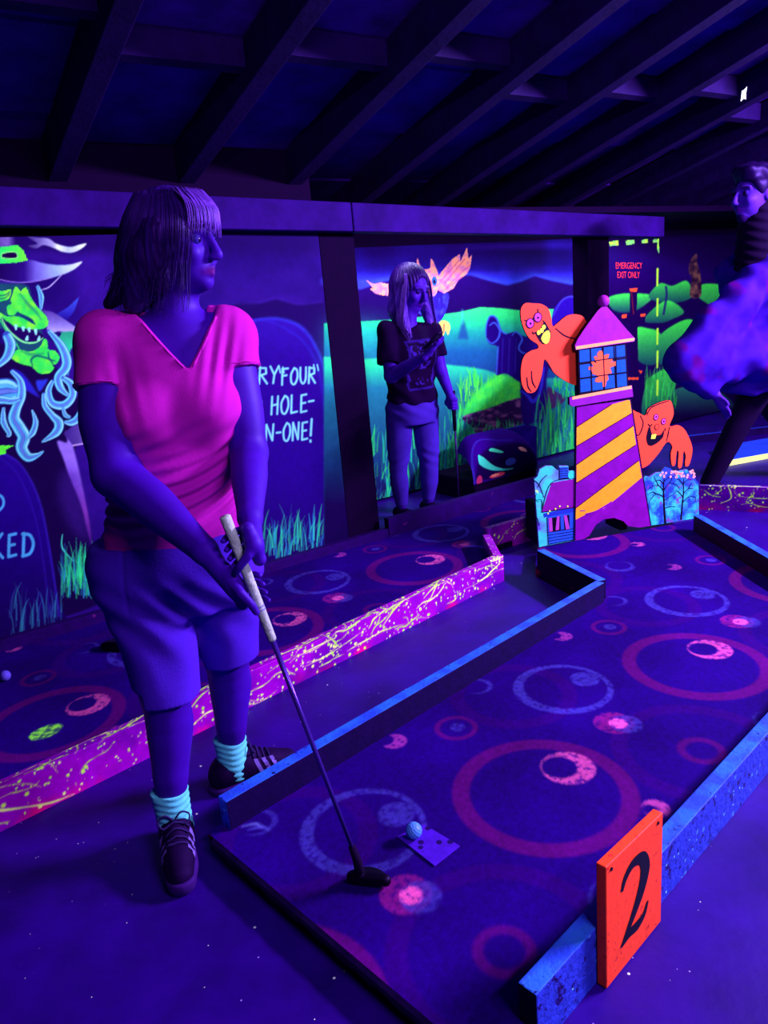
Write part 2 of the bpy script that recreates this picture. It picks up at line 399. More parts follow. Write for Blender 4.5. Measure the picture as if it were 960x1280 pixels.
write('IN', 318, 532, 14, 21, -0.07, cy); write('-', 345, 531, 8, 20, 0, cy); write('ONE', 354, 529, 11.5, 22, -0.05, cy); write('!', 386, 524, 12, 28, 0, cy, 3)
grass(300, 404, 668, 702, 150, [(40, 190, 190), (50, 220, 170), (30, 110, 200)], 14, 44, 3, w=1.5)
grass(200, 300, 690, 735, 80, [(40, 190, 190), (50, 220, 170), (30, 110, 200)], 14, 40, 33, w=1.5)
# cloak and left gravestone
c8 = lambda L: [(x / 6.857, 440 + y / 6.857) for x, y in L]
c7 = lambda L: [(x / 6.4, 270 + y / 6.4) for x, y in L]
cv.poly(c8([(-900, -100), (60, -60), (330, -20), (560, 240), (690, 440), (820, 720), (640, 830), (700, 1150), (800, 1700), (760, 2200), (-900, 2300)]), (17, 0, 66), soft=1)
cv.poly(c8([(490, 765), (575, 775), (560, 680), (600, 720), (650, 900), (700, 1120), (770, 1480), (790, 1700), (740, 1500), (690, 1300), (600, 1080), (545, 920)]), grad([(550, (150, 110, 255)), (600, (140, 90, 245)), (640, (150, 60, 200)), (690, (40, 0, 110))]), soft=1.2)
cv.poly(c8([(690, 1100), (560, 1000), (500, 1200), (600, 1500), (760, 1600)]), (66, 22, 160), soft=6, op=0.5)
cv.poly(c8([(545, 700), (700, 560), (820, 705), (800, 772), (625, 802)]), grad([(45, (30, 10, 90)), (85, (64, 36, 150)), (115, (110, 84, 190))], 'x'), curve=False, soft=0.8)
cv.stroke(c8([(625, 802), (800, 770), (822, 712)]), 2, (190, 150, 255), curve=False)
cv.poly([(-160, 900), (-150, 640), (-100, 580), (-40, 560), (0, 565), (25, 580), (48, 622), (62, 680), (72, 745), (84, 840)], grad([(560, (34, 2, 150)), (680, (26, 0, 128)), (790, (18, 0, 84))]), soft=0.8)
cv.stroke([(0, 565), (27, 582), (50, 628), (64, 700), (74, 770)], 2, (56, 28, 205), op=0.8, soft=1.5)
cv.stroke([(-10, 566), (20, 590), (42, 640), (54, 700), (62, 770)], 1.6, (46, 16, 180), op=0.7, soft=1.5)
ck = (72, 160, 255)
write('K', -10, 668, 18, 30, -0.06, ck, 3.6); write('E', 10, 668, 16, 28, -0.08, ck, 3.8); write('D', 28, 667, 19, 28, -0.06, ck, 4)
cv.stroke([(-6, 616), (3, 622), (4, 632), (-4, 641)], 3.2, ck)
cv.poly(c8([(-40, 805), (60, 800), (122, 800), (50, 838), (54, 868), (0, 886), (-40, 880)]), (90, 255, 60), curve=False)
# witch: hat
cv.poly(c7([(-400, -200), (-60, 40), (40, 95), (110, 170), (150, 236), (0, 258), (-500, 330)]), grad([(-20, (60, 30, 130)), (10, (120, 90, 200)), (20, (30, 6, 100))], 'x'), soft=2)
cv.poly(c7([(130, 95), (260, 165), (385, 180), (450, 222), (560, 248), (640, 228), (692, 221), (650, 262), (580, 292), (500, 286), (430, 256), (350, 232), (290, 258), (222, 238), (300, 222), (240, 180)]),
        grad([(24, (20, 0, 60)), (45, (90, 70, 170)), (66, (170, 160, 240)), (72, (235, 240, 255)), (85, (180, 190, 255)), (104, (235, 240, 255))], 'x'), soft=0.5)
bc = grad([(0, (22, 0, 84)), (30, (40, 8, 130)), (45, (110, 90, 225)), (70, (150, 170, 255)), (100, (225, 235, 255))], 'x')
cv.poly(c7([(-500, 420), (0, 384), (225, 352), (330, 374), (450, 392), (560, 388), (656, 365), (600, 422), (520, 462), (420, 492), (300, 520), (170, 532), (60, 522), (-500, 470)]), bc, soft=0.5)
cv.stroke(c7([(0, 508), (90, 527), (180, 531), (300, 519), (420, 490)]), 1.3, (160, 120, 240), op=0.8)
cv.stroke(c7([(500, 462), (440, 525), (385, 573), (325, 592)]), [1, 1.6, 1], (190, 170, 255))
cv.poly(c7([(-400, 300), (0, 250), (140, 232), (185, 275), (222, 355), (150, 370), (0, 380), (-400, 400)]), grad([(0, (40, 230, 110)), (20, (70, 255, 80)), (36, (130, 255, 60))], 'x'), curve=False)
cv.poly(c7([(14, 302), (60, 292), (125, 292), (138, 312), (130, 334), (60, 338), (18, 330)]), (20, 0, 60)); cv.stroke(c7([(14, 302), (60, 290), (125, 290), (140, 312), (132, 336), (60, 340), (16, 332), (14, 302)]), 1.2, (150, 255, 150))
# witch: collar, hair behind
cv.poly(c7([(436, 795), (540, 732), (632, 648), (596, 760), (528, 842)]), grad([(370, (60, 90, 255)), (400, (30, 10, 150))]), curve=False, soft=0.5)
cv.poly(c7([(330, 755), (420, 770), (520, 830), (618, 905), (560, 938), (470, 922), (400, 945), (375, 900), (372, 800)]), grad([(385, (70, 40, 150)), (405, (130, 110, 225)), (416, (190, 170, 255))]), soft=0.5)
cv.poly(c7([(400, 950), (470, 930), (604, 932), (585, 1040), (560, 1090), (548, 1280), (520, 1180), (480, 1090), (440, 1020)]), grad([(412, (40, 150, 130)), (440, (40, 210, 170)), (470, (50, 170, 220))]), soft=0.6)
cv.poly(c7([(388, 960), (440, 930), (490, 940), (440, 1010), (410, 1000)]), (26, 0, 110))
hb = [(70, 150, 235), (110, 200, 255), (60, 110, 220)]
def hair(L, w, f=c8):
    P = spline(f(L)); s_ = w[0] if hasattr(w, '__len__') else w
    w = [x * 1.4 for x in w] if hasattr(w, '__len__') else w * 1.4; cv.stroke(f(L), w, (46, 70, 196), soft=0.8)
    W = np.array(w, float) if hasattr(w, '__len__') else np.array([w] * 2, float)
    for o, c, k_ in ((-0.28, (84, 172, 245), 0.34), (0.30, (70, 160, 240), 0.30), (-0.36, (150, 225, 255), 0.12), (0.02, (96, 120, 235), 0.16), (0.36, (120, 215, 250), 0.10)):
        T = np.gradient(P, axis=0); T /= np.linalg.norm(T, axis=1)[:, None] + 1e-9; ww = np.interp(np.linspace(0, 1, len(P)), np.linspace(0, 1, len(W)), W)
        cv.stroke(P + np.stack([-T[:, 1], T[:, 0]], 1) * (ww * o)[:, None], W * k_ + 0.3, c, curve=False, soft=0.5)
hair([(300, 560), (330, 650), (325, 760)], [2, 5, 1], c7)
# witch: face
gr1, gr2, gr3 = (80, 255, 70), (30, 190, 120), (14, 60, 120)
cv.poly(c7([(-300, 560), (60, 540), (220, 560), (260, 680), (330, 760), (385, 850), (330, 900), (350, 960), (380, 1060), (200, 1180), (80, 1110), (20, 900), (-300, 1000)]), (20, 70, 110), soft=1)
fg = cloudy((48, 225, 90), (130, 255, 60), 10, 5)
cv.poly(c7([(-60, 610), (30, 600), (90, 588), (70, 660), (20, 680), (-60, 680)]), fg, soft=0.4); cv.stroke(c7([(-20, 640), (40, 632), (80, 605)]), 1.2, gr3); cv.stroke(c7([(-20, 665), (40, 655), (75, 625)]), 1, gr3)
cv.poly(c7([(172, 605), (208, 572), (240, 640), (290, 720), (250, 690), (205, 645)]), fg, soft=0.4)
cv.poly(c7([(95, 640), (125, 565), (165, 605), (230, 660), (300, 730), (362, 792), (386, 845), (375, 885), (325, 902), (280, 875), (255, 830), (195, 805), (150, 770), (110, 720), (85, 680)]), fg, soft=0.4)
cv.stroke(c7([(160, 620), (220, 700), (290, 770), (330, 830)]), [1, 4, 3, 1], (24, 120, 120), op=0.7, soft=1.5); cv.stroke(c7([(135, 770), (190, 800), (250, 835), (285, 880)]), [1, 3, 4, 1], (10, 40, 110), soft=0.8)
cv.ell((92 / 6.4, 270 + 755 / 6.4), (7.3, 7.8), fg); cv.stroke(c7([(50, 735), (60, 790), (110, 800), (140, 770)]), 1.4, gr3)
cv.poly(c7([(-60, 760), (0, 772), (60, 805), (130, 802), (190, 822), (260, 862), (330, 898), (270, 908), (180, 894), (110, 878), (60, 842), (-60, 800)]), fg, soft=0.4)
cv.poly(c7([(5, 805), (60, 850), (120, 885), (200, 905), (285, 912), (352, 962), (330, 1000), (240, 1010), (150, 980), (70, 905)]), (26, 0, 90), soft=0.5)
for x, y, h in ((125, 880, 26), (185, 895, 22), (232, 905, 20), (215, 985, -22), (310, 990, -24), (285, 915, 30)): cv.stroke(c7([(x, y), (x + 4, y + h)]), [4.2, 2.2], (150, 235, 255))
cv.stroke(c7([(5, 800), (50, 890), (110, 955), (190, 1008), (280, 1012), (345, 975)]), [1, 2, 2.2, 2, 1], (140, 255, 170)); cv.stroke(c7([(0, 830), (60, 930), (110, 990), (160, 1075)]), [1, 2, 1], (60, 240, 120))
cv.poly(c7([(85, 1115), (150, 1070), (240, 1085), (320, 1045), (350, 985), (378, 1000), (385, 1065), (440, 1080), (476, 1130), (455, 1180), (420, 1195), (432, 1220), (385, 1260), (310, 1256), (252, 1205), (180, 1186), (110, 1152)]), fg, soft=0.4)
cv.stroke(c7([(170, 1080), (260, 1110), (350, 1100)]), [1, 5, 1], (24, 130, 110), op=0.7, soft=1.5); cv.stroke(c7([(262, 1200), (250, 1150), (290, 1120), (350, 1130), (400, 1150), (425, 1190)]), [1, 2.5, 2, 2.5, 1], (14, 90, 110), soft=0.8); cv.stroke(c7([(385, 1085), (395, 1140), (440, 1160)]), [1, 2.5, 1], (14, 90, 110))
# witch: hair in front
cv.poly(c8([(100, 150), (200, 190), (330, 370), (340, 390), (230, 330), (150, 240)]), (36, 30, 205), soft=1); cv.poly(c8([(310, 250), (370, 240), (410, 235), (340, 340)]), (40, 50, 225), soft=1)
hair([(60, -140), (90, -60), (60, 40), (-20, 120)], [8, 10, 8, 4]); hair([(-300, 300), (-60, 340), (60, 330), (140, 330), (185, 290)], [24, 24, 22, 14, 3])
hair([(100, 165), (175, 250), (185, 370), (140, 480), (120, 570), (165, 650), (205, 730), (185, 820), (240, 900), (320, 885), (370, 852)], [3, 6, 8, 9, 11, 12, 12, 11, 9, 4, 1])
hair([(-200, 420), (0, 410), (100, 420), (170, 400)], [6, 7, 6, 3]); hair([(30, 480), (30, 600), (80, 700), (60, 720)], [2, 6, 4, 1])
hair([(420, -180), (520, -60), (570, 60), (560, 140), (500, 220), (520, 310), (600, 385)], [3, 7, 9, 9, 8, 7, 1]); hair([(545, 225), (610, 280), (620, 380), (550, 455), (450, 440), (415, 340), (450, 250)], [4, 7, 7, 8, 7, 6, 3])
hair([(375, 360), (385, 460), (450, 545), (505, 610), (480, 690), (360, 772)], [3, 5, 6, 9, 8, 1]); hair([(690, 488), (665, 570), (610, 605), (555, 600)], [2, 7, 6, 2]); hair([(540, 480), (560, 540), (600, 560)], [2, 4, 2]); hair([(275, 500), (305, 600), (280, 690), (235, 745)], [1, 5, 6, 1])
cv.stroke([(78, 668), (78, 685), (92, 702)], [1, 1.8, 1], (70, 230, 220))
grass(76, 136, 720, 748, 130, [(40, 220, 170), (50, 250, 160), (40, 140, 230)], 14, 52, 8, w=1.7); grass(4, 78, 760, 800, 45, [(50, 110, 220), (50, 160, 210)], 12, 44, 9, w=1.5, op=0.6); grass(136, 230, 715, 770, 90, [(40, 200, 180), (40, 140, 230)], 14, 44, 18, w=1.6)
# --- second panel: owl over green hills
cv.poly([(405, 280), (748, 280), (748, 700), (405, 700)], grad([(300, (20, 0, 92)), (318, (28, 2, 118)), (338, (36, 20, 190)), (352, (46, 60, 255)), (372, (30, 0, 120)), (400, (26, 0, 100))]), curve=False)
cv.poly([(405, 280), (748, 280), (748, 345), (405, 345)], lambda X, Y: np.array([20, 0, 92]) + np.array([26, 24, 150]) * np.clip((noise2(X, Y * 0.6, 30, 4) - 0.35) * 2, 0, 1)[..., None], curve=False, soft=8, op=0.35)
rd = [(405, 352), (450, 362), (480, 352), (520, 345), (560, 346), (588, 344), (608, 350), (634, 357), (652, 352), (668, 345), (690, 351), (714, 356), (748, 354)]
cv.stroke(rd, 5, (60, 90, 255), op=0.6, soft=5)
cv.poly(rd + [(748, 460), (405, 460)], grad([(344, (28, 0, 104)), (385, (20, 0, 84))]), curve=False, soft=1.2)
h1 = [(405, 404), (450, 402), (500, 399), (545, 394), (575, 390), (600, 384), (625, 385), (650, 388), (700, 386), (748, 384)]
cv.poly(h1 + [(748, 700), (405, 700)], grad([(383, (60, 255, 140)), (398, (40, 225, 140)), (415, (24, 150, 160)), (440, (18, 84, 165)), (470, (20, 60, 150))]), curve=False, soft=0.8)
cv.poly([(405, 400), (480, 398), (480, 470), (405, 470)], (36, 200, 175), curve=False, soft=12, op=0.35)
h2 = [(405, 446), (455, 449), (500, 447), (540, 454), (580, 458), (605, 462), (625, 468), (660, 474), (748, 470)]
cv.poly(h2 + [(748, 700), (405, 700)], grad([(446, (50, 240, 165)), (462, (36, 190, 165)), (485, (24, 110, 160)), (520, (20, 90, 140)), (580, (16, 50, 120)), (630, (14, 0, 66))]), curve=False, soft=1)
for x, y, w_, h_ in ((579, 400, 7, 24), (500, 420, 6, 20)): cv.poly([(x, y - h_ * 0.2), (x + w_, y + h_), (x - w_, y + h_)], (22, 60, 150), curve=False, soft=1.5, op=0.8); cv.stroke([(x - 1, y - 12), (x - 1, y + 4)], 2, (60, 220, 230), op=0.5, soft=2)
grass(575, 660, 480, 520, 190, [(80, 255, 70), (60, 240, 90), (110, 255, 60)], 8, 26, 21, w=1.5, lean=3)
grass(452, 610, 560, 650, 330, [(30, 190, 170), (50, 240, 130), (30, 100, 200)], 12, 40, 22, w=1.5, lean=4)
grass(560, 600, 520, 580, 110, [(60, 230, 120), (40, 200, 160)], 10, 30, 23, w=1.5, lean=4)
c6 = lambda L: [(560 + x / 6, 450 + y / 6) for x, y in L]
c5 = lambda L: [(560 + x / 4.8, 290 + y / 4.8) for x, y in L]
cv.poly(c6([(360, 105), (400, 88), (460, 130), (540, 175), (560, 300), (300, 370), (120, 420), (160, 300)]), cloudy((50, 220, 90), (90, 255, 70), 8, 6), soft=2, op=0.85)
# fallen trunk, hooded stones
cv.poly(c6([(110, 428), (300, 365), (560, 285), (570, 460), (420, 510), (220, 545), (180, 500)]), lambda X, Y: np.array([44, 16, 84]) + np.array([96, 60, 70]) * np.clip((noise2(X, Y * 2.2, 9, 12) - 0.45) * 3, 0, 1)[..., None], soft=0.6)
cv.poly(c6([(745, 210), (790, 225), (880, 300), (740, 370)]), (66, 34, 100), soft=0.6)
grass(582, 660, 530, 552, 90, [(60, 240, 120), (40, 210, 150)], 5, 12, 24, w=1.2, lean=2)
cv.poly(c5([(230, 560), (250, 505), (290, 515), (320, 590), (350, 610), (400, 600), (440, 620), (500, 640), (560, 700), (560, 960), (430, 900), (350, 850), (285, 850), (300, 700), (250, 670), (228, 620)]), (26, 0, 120), soft=0.8)
for L_ in ([(228, 620), (230, 560), (252, 507), (290, 517), (318, 590), (350, 612)], [(232, 640), (262, 668), (300, 640), (310, 590), (280, 545), (250, 560)], [(385, 620), (410, 600), (445, 640), (425, 690), (440, 720), (490, 735)]): cv.stroke(c5(L_), [1, 2.4, 1.5], (60, 96, 255), op=0.9, soft=0.8)
for x in (330, 370, 410): cv.stroke(c5([(x, 640), (x - 8, 840)]), 1.4, (44, 24, 170), op=0.8)
cv.stroke(c5([(300, 690), (290, 850)]), 2, (60, 110, 255), op=0.8, soft=1)
cv.poly(c6([(560, 0), (760, 0), (740, 130), (730, 440), (640, 470), (560, 460)]), (28, 2, 120), soft=1); cv.stroke(c6([(545, 230), (600, 270), (640, 310), (690, 240), (720, 60)]), [2, 4, 5, 4, 2], (46, 40, 225), soft=1)
cv.poly(c5([(630, 480), (680, 410), (760, 390), (810, 450), (835, 560), (640, 600)]), (34, 4, 165), soft=0.6); cv.stroke(c5([(632, 500), (685, 410), (750, 388), (800, 425), (830, 520)]), [1, 2.4, 1], (70, 70, 255), op=0.8, soft=1)
grass(668, 748, 520, 580, 230, [(40, 210, 110), (60, 240, 110), (30, 120, 160)], 14, 40, 25, w=1.6, lean=3); grass(690, 748, 478, 500, 80, [(60, 255, 90), (40, 220, 110)], 6, 14, 26, w=1.3, lean=2)
# owl
ow = lambda L: [(450 + x / 3.66, 310 + y / 3.66) for x, y in L]
pk = lambda X, Y: np.array([255, 150, 140]) + np.array([-60, -50, 60]) * np.clip((noise2(X, Y, 3.5, 15) - 0.35) * 2.2, 0, 1)[..., None]
cv.poly(ow([(30, 148), (60, 165), (98, 158), (150, 170), (150, 220), (97, 215), (70, 208), (45, 188), (60, 184)]), pk, curve=False)
cv.poly(ow([(200, 190), (300, 205), (400, 205), (402, 260), (385, 310), (355, 342), (315, 330), (270, 300), (220, 250)]), lambda X, Y: np.array([38, 20, 160]) + np.array([20, 40, 80]) * np.clip((noise2(X, Y * 0.4, 3, 16) - 0.4) * 3, 0, 1)[..., None])
cv.poly(ow([(350, 190), (362, 122), (385, 95), (422, 50), (457, 28), (460, 60), (489, -2), (497, 48), (512, 30), (505, 88), (490, 118), (450, 148), (428, 185), (385, 208)]), pk, curve=False, soft=0.3)
for a_, b_ in (((370, 150), (450, 60)), ((385, 165), (480, 50)), ((395, 180), (500, 80)), ((390, 190), (470, 130))): cv.stroke(ow([a_, b_]), 1, (170, 50, 130), op=0.7)
cv.poly(ow([(262, 45), (282, 92), (320, 92), (325, 48), (348, 92), (362, 150), (345, 215), (300, 215), (280, 170), (262, 110)]), pk, soft=0.4)
cv.ell((450 + 340 / 3.66, 310 + 152 / 3.66), (3.4, 6), (40, 90, 200)); cv.ell((450 + 298 / 3.66, 310 + 165 / 3.66), (3.6, 6), (40, 90, 200)); cv.ell((450 + 340 / 3.66, 310 + 154 / 3.66), (1.5, 2.8), (14, 0, 50))
cv.poly(ow([(312, 140), (328, 150), (332, 200), (325, 232), (312, 190)]), (255, 90, 60), curve=False); cv.stroke(ow([(322, 180), (325, 215)]), 1.2, (80, 0, 40))
cv.poly(ow([(362, 345), (385, 332), (408, 345), (412, 372), (402, 398), (392, 378), (380, 402), (370, 390), (368, 410)]), (255, 180, 110)); cv.stroke(ow([(385, 350), (383, 385)]), 1, (120, 50, 60))
# --- third panel: emergency exit door and hills
c4 = lambda L: [(600 + x / 2.667, 280 + y / 2.667) for x, y in L]
cv.poly([(748, 280), (930, 280), (930, 840), (748, 840)], grad([(300, (14, 0, 56)), (345, (26, 0, 92)), (380, (20, 0, 76)), (460, (20, 0, 80)), (520, (14, 0, 56))]), curve=False)
cv.poly(c4([(390, 130), (480, 160), (560, 140), (640, 160), (720, 200), (720, 160), (390, 60)]), (30, 6, 116), soft=8, op=0.6)
def hillock(L, rim, low):
    P = np.array(c4(L)); y0, y1 = P[:, 1].min(), P[:, 1].max(); cv.poly(P, grad([(y0, rim), (y0 + (y1 - y0) * 0.45, (np.array(rim) * 0.55 + np.array(low) * 0.45)), (y1, low)]), soft=0.7)
gA, gB = (62, 225, 84), (18, 70, 92)
hillock([(425, 250), (470, 233), (540, 232), (575, 240), (560, 262), (510, 292), (450, 290)], gA, gB); hillock([(562, 240), (600, 198), (640, 206), (690, 190), (708, 240), (660, 262), (590, 258)], gA, gB)
hillock([(735, 205), (790, 200), (850, 215), (900, 205), (900, 330), (735, 250)], gA, gB)
hillock([(545, 320), (620, 255), (680, 292), (640, 318), (600, 330)], gA, gB); hillock([(520, 352), (560, 348), (600, 365), (605, 430), (580, 470), (525, 450)], gA, gB)
hillock([(590, 385), (668, 325), (720, 330), (740, 430), (640, 430), (600, 470)], gA, gB); hillock([(540, 640), (555, 530), (600, 490), (650, 470), (660, 500), (640, 570), (600, 610)], gA, gB)
hillock([(640, 560), (720, 540), (800, 560), (840, 620), (640, 640)], (36, 110, 110), (14, 0, 60))
grass(806, 846, 470, 512, 90, [(60, 220, 90), (40, 180, 90)], 8, 20, 27, w=1.3, lean=2)
cv.poly(c4([(500, 215), (525, 215), (522, 300), (552, 302), (550, 330), (524, 332), (530, 520), (500, 520), (502, 332), (476, 330), (474, 305), (500, 300)]), (20, 0, 70), curve=False)
for L_ in ([(497, 215), (526, 213), (522, 225), (502, 226)], [(472, 304), (490, 300), (488, 312), (474, 314)], [(534, 300), (552, 300), (550, 308), (536, 310)], [(494, 512), (528, 512), (528, 519), (494, 519)], [(528, 488), (542, 490), (536, 500)]): cv.poly(c4(L_), (255, 74, 44), curve=False)
cv.stroke(c4([(505, 226), (512, 300)]), 1.2, (120, 20, 40)); 
cv.poly(c4([(700, 240), (706, 180), (696, 160), (702, 120), (722, 100), (724, 130), (735, 170), (736, 240)]), cloudy((40, 14, 50), (130, 80, 80), 5, 31), soft=0.6)
cv.stroke(c4([(620, 210), (622, 240), (612, 300)]), 3, (24, 20, 110), op=0.8)
yl = (190, 255, 70)
for L_ in ([(430, 60), (460, 54), (462, 70), (434, 74)], [(485, 56), (514, 52), (516, 66), (488, 70)], [(538, 54), (558, 50), (560, 62), (540, 64)], [(576, 52), (596, 50), (598, 100), (590, 84), (590, 62), (577, 62)]): cv.poly(c4(L_), cloudy((120, 200, 120), yl, 4, 40), curve=False)
for y0, y1 in ((150, 205), (250, 305), (350, 400), (425, 478), (522, 570)): cv.stroke(c4([(592, y0), (591, y1)]), [2.6, 3.4, 2.2], yl, curve=False)

def mural(name, P, s0, s1, z0, z1, step, label=None):
    ns, nz = int((s1 - s0) / step) + 1, int((z1 - z0) / step) + 1
    S, Z = np.meshgrid(np.linspace(s0, s1, ns), np.linspace(z0, z1, nz)); S, Z = S.ravel(), Z.ravel()
    V_ = P.o[None] + P.e[None] * S[:, None] + np.array([0, 0, 1.0])[None] * Z[:, None] + P.n[None] * 0.004
    x, y = proj(V_); paint = alb(np.clip(cv.sample(x, y), 0, 255))
    F_ = grid(ns, nz)
    # sides and back of the panel
    b = np.array([P.at(s0, z0, -0.012), P.at(s1, z0, -0.012), P.at(s1, z1, -0.012), P.at(s0, z1, -0.012)])
    nb = len(V_); ci = [0, ns - 1, ns * nz - 1, ns * (nz - 1)]
    ex = np.array([[ci[i], nb + i, nb + (i + 1) % 4, ci[(i + 1) % 4]] for i in range(4)] + [[nb, nb + 3, nb + 2, nb + 1]])
    return mesh_obj(name, np.concatenate([V_, b]), np.concatenate([F_, ex]), mat('mural_paint', None, rough=0.7, var=0.18, scale=26, attr=True, spec=0.15),
                    wall, paint=np.concatenate([paint, np.tile(alb((10, 0, 30)), (4, 1))]), label=label)
mural('mural_panel', WALL, -0.9, -0.102, 0.02, 1.765, 0.012, 'near end of the witch mural with the edge of a gravestone')
mural('mural_panel', WALL, -0.1, 1.895, 0.02, 1.765, 0.0039, 'mural of a green-faced witch and gravestones at night')
t3 = BAY.px(738, 308); t2 = BAY.px(600, 307)
mural('mural_panel', BAY, 1.92, t3[0] + 0.1, 0.02, t2[1] + 0.02, 0.0056, 'mural of an owl over glowing green hills')
s3 = BAY.px(750, 320)[0]
door = mural('door_panel', BAY, max(s3, t3[0] + 0.105), BAY.px(925, 320)[0], 0.02, 1.72, 0.0075, 'emergency exit door painted over with hills and a dashed outline')
# red lettering on the exit door
def lettering(txt, x0, y0, x1, size_px, m, name='lettering'):
    cu = bpy.data.curves.new(name, 'FONT'); cu.body = txt; cu.size = 1.0
    tmp = bpy.data.objects.new(name, cu); COL.objects.link(tmp); dg = bpy.context.evaluated_depsgraph_get(); dg.update()
    me = bpy.data.meshes.new_from_object(tmp.evaluated_get(dg)); bpy.data.objects.remove(tmp)
    v = np.array([p.co[:2] for p in me.vertices]); v -= v.min(0); v /= v.max(0)
    a = BAY.px(x0, y0); b = BAY.px(x1, y0); h = BAY.px(x0, y0 - size_px)[1] - a[1]
    w_ = [BAY.at(a[0] + (b[0] - a[0]) * p[0], a[1] + (b[1] - a[1]) * p[0] + h * p[1], 0.006) for p in v]
    return mesh_obj(name, w_, [tuple(p.vertices) for p in me.polygons], m, wall)
m_red = mat('red_sign_paint', (255, 52, 64), var=0.1)
lettering('EMERGENCY', 769, 336, 802, 8, m_red); lettering('EXIT ONLY', 771, 347.5, 799, 8, m_red)
# ================================================================== the course
HA = math.radians(47.525)
HU = np.array([math.sin(HA), math.cos(HA), 0.0]); HV = np.array([math.cos(HA), -math.sin(HA), 0.0]); HO = gp(272, 995, 0.14) * np.array([1, 1, 0])
def hp_(u, v, z=0.0): return HO + HU * u + HV * v + np.array([0, 0, z])
def inside(poly, x, y):
    P = np.asarray(poly, float); m = np.zeros(np.shape(x), bool)
    for (xa, ya), (xb, yb) in zip(P, np.roll(P, -1, 0)):
        c = ((ya > y) != (yb > y)); m ^= c & (x < (xb - xa) * (y - ya) / (yb - ya + 1e-12) + xa)
    return m
# carpet print: rings, crescents and discs, repeating every 0.93 m
BGC = (29, 0, 118)
def carpet_canvas(u0, u1, v0, v1, u_off=0.0, v_off=0.0, seed=1):
    c = Canvas(u0, v0, u1, v1, 260, BGC)
    def ring(u, v, r0, r1, col, op=0.9, du=0, dv=0):
        t = np.linspace(0, 2 * math.pi, 40); rm, w_ = (r0 + r1) / 2, (r0 - r1)
        c.stroke(np.stack([u + rm * np.cos(t), v + rm * np.sin(t)], 1), w_, col, curve=False, op=op, soft=0.004)
    def cres(u, v, r, hu, hv, hr, col, op=0.95):
        b = c.box((u - r - .01, v - r - .01), (u + r + .01, v + r + .01))
        if not b: return
        X, Y = np.meshgrid(c.X[b[2]:b[3]], c.Y[b[0]:b[1]])
        m = np.clip(0.5 - (np.hypot(X - u, Y - v) - r) * 220, 0, 1) * np.clip(0.5 + (np.hypot(X - hu, Y - hv) - hr) * 220, 0, 1)
        wear_ = np.clip((noise2(X * 100, Y * 100, 0.9, seed + 3, 2) - 0.18) * 3.5, 0.25, 1)
        c.put(b, (m * wear_ * op).astype(np.float32), col)
    red, pink, gray, dim, vio = (80, 4, 114), (192, 62, 172), (58, 44, 182), (42, 0, 116), (64, 10, 160)
    for k in range(-3, 6):
        for j in (-2, -1, 0, 1):
            U_ = 0.93 * k + u_off; V_ = 1.05 * j + v_off + 0.0
            ring(U_ + 0.10, V_ + 0.20, 0.215, 0.165, dim, 0.75)
            ring(U_ + 0.175, V_ + 0.815, 0.25, 0.20, dim, 0.8); ring(U_ + 0.175, V_ + 0.82, 0.068, 0.044, red, 0.75)
            ring(U_ + 0.662, V_ + 0.582, 0.252, 0.203, red, 0.9)
            cres(U_ + 0.795, V_ + 0.572, 0.078, U_ + 0.782, V_ + 0.552, 0.050, pink)
            cres(U_ + 0.238, V_ + 0.309, 0.168, U_ + 0.248, V_ + 0.312, 0.140, gray, 0.8); cres(U_ + 0.335, V_ + 0.335, 0.050, 9, 9, 0, gray, 0.75)
            cres(U_ + 0.151, V_ + 0.553, 0.062, 9, 9, 0, (120, 14, 130), 0.85); cres(U_ + 0.168, V_ + 0.585, 0.050, 9, 9, 0, gray, 0.7); cres(U_ + 0.156, V_ + 0.565, 0.028, 9, 9, 0, (225, 70, 190), 0.95)
            ring(U_ + 0.753, V_ + 0.186, 0.070, 0.052, red, 0.85); cres(U_ + 0.758, V_ + 0.188, 0.024, 9, 9, 0, gray, 0.7)
            cres(U_ + 0.575, V_ + 0.085, 0.040, U_ + 0.56, V_ + 0.055, 0.03, (150, 40, 170), 0.85); cres(U_ + 0.07, V_ + 0.072, 0.052, U_ + 0.062, V_ + 0.066, 0.045, gray, 0.7)
            cres(U_ + 0.788, V_ + 0.842, 0.036, U_ + 0.775, V_ + 0.83, 0.018, pink, 0.8); cres(U_ + 0.45, V_ + 0.93, 0.07, U_ + 0.46, V_ + 0.92, 0.055, gray, 0.7)
    X, Y = np.meshgrid(c.X, c.Y); n_ = noise2(X * 10, Y * 10, 2.2, seed, 4); f_ = noise2(X * 100, Y * 100, 0.6, seed + 1, 2)
    c.a *= (0.68 + 0.45 * n_ + 0.40 * f_ - 0.09)[..., None].astype(np.float32)
    return c
m_carpet = mat('printed_carpet', None, rough=0.95, var=0.22, scale=220, attr=True, spec=0.05, bump=0.25, bscale=500)
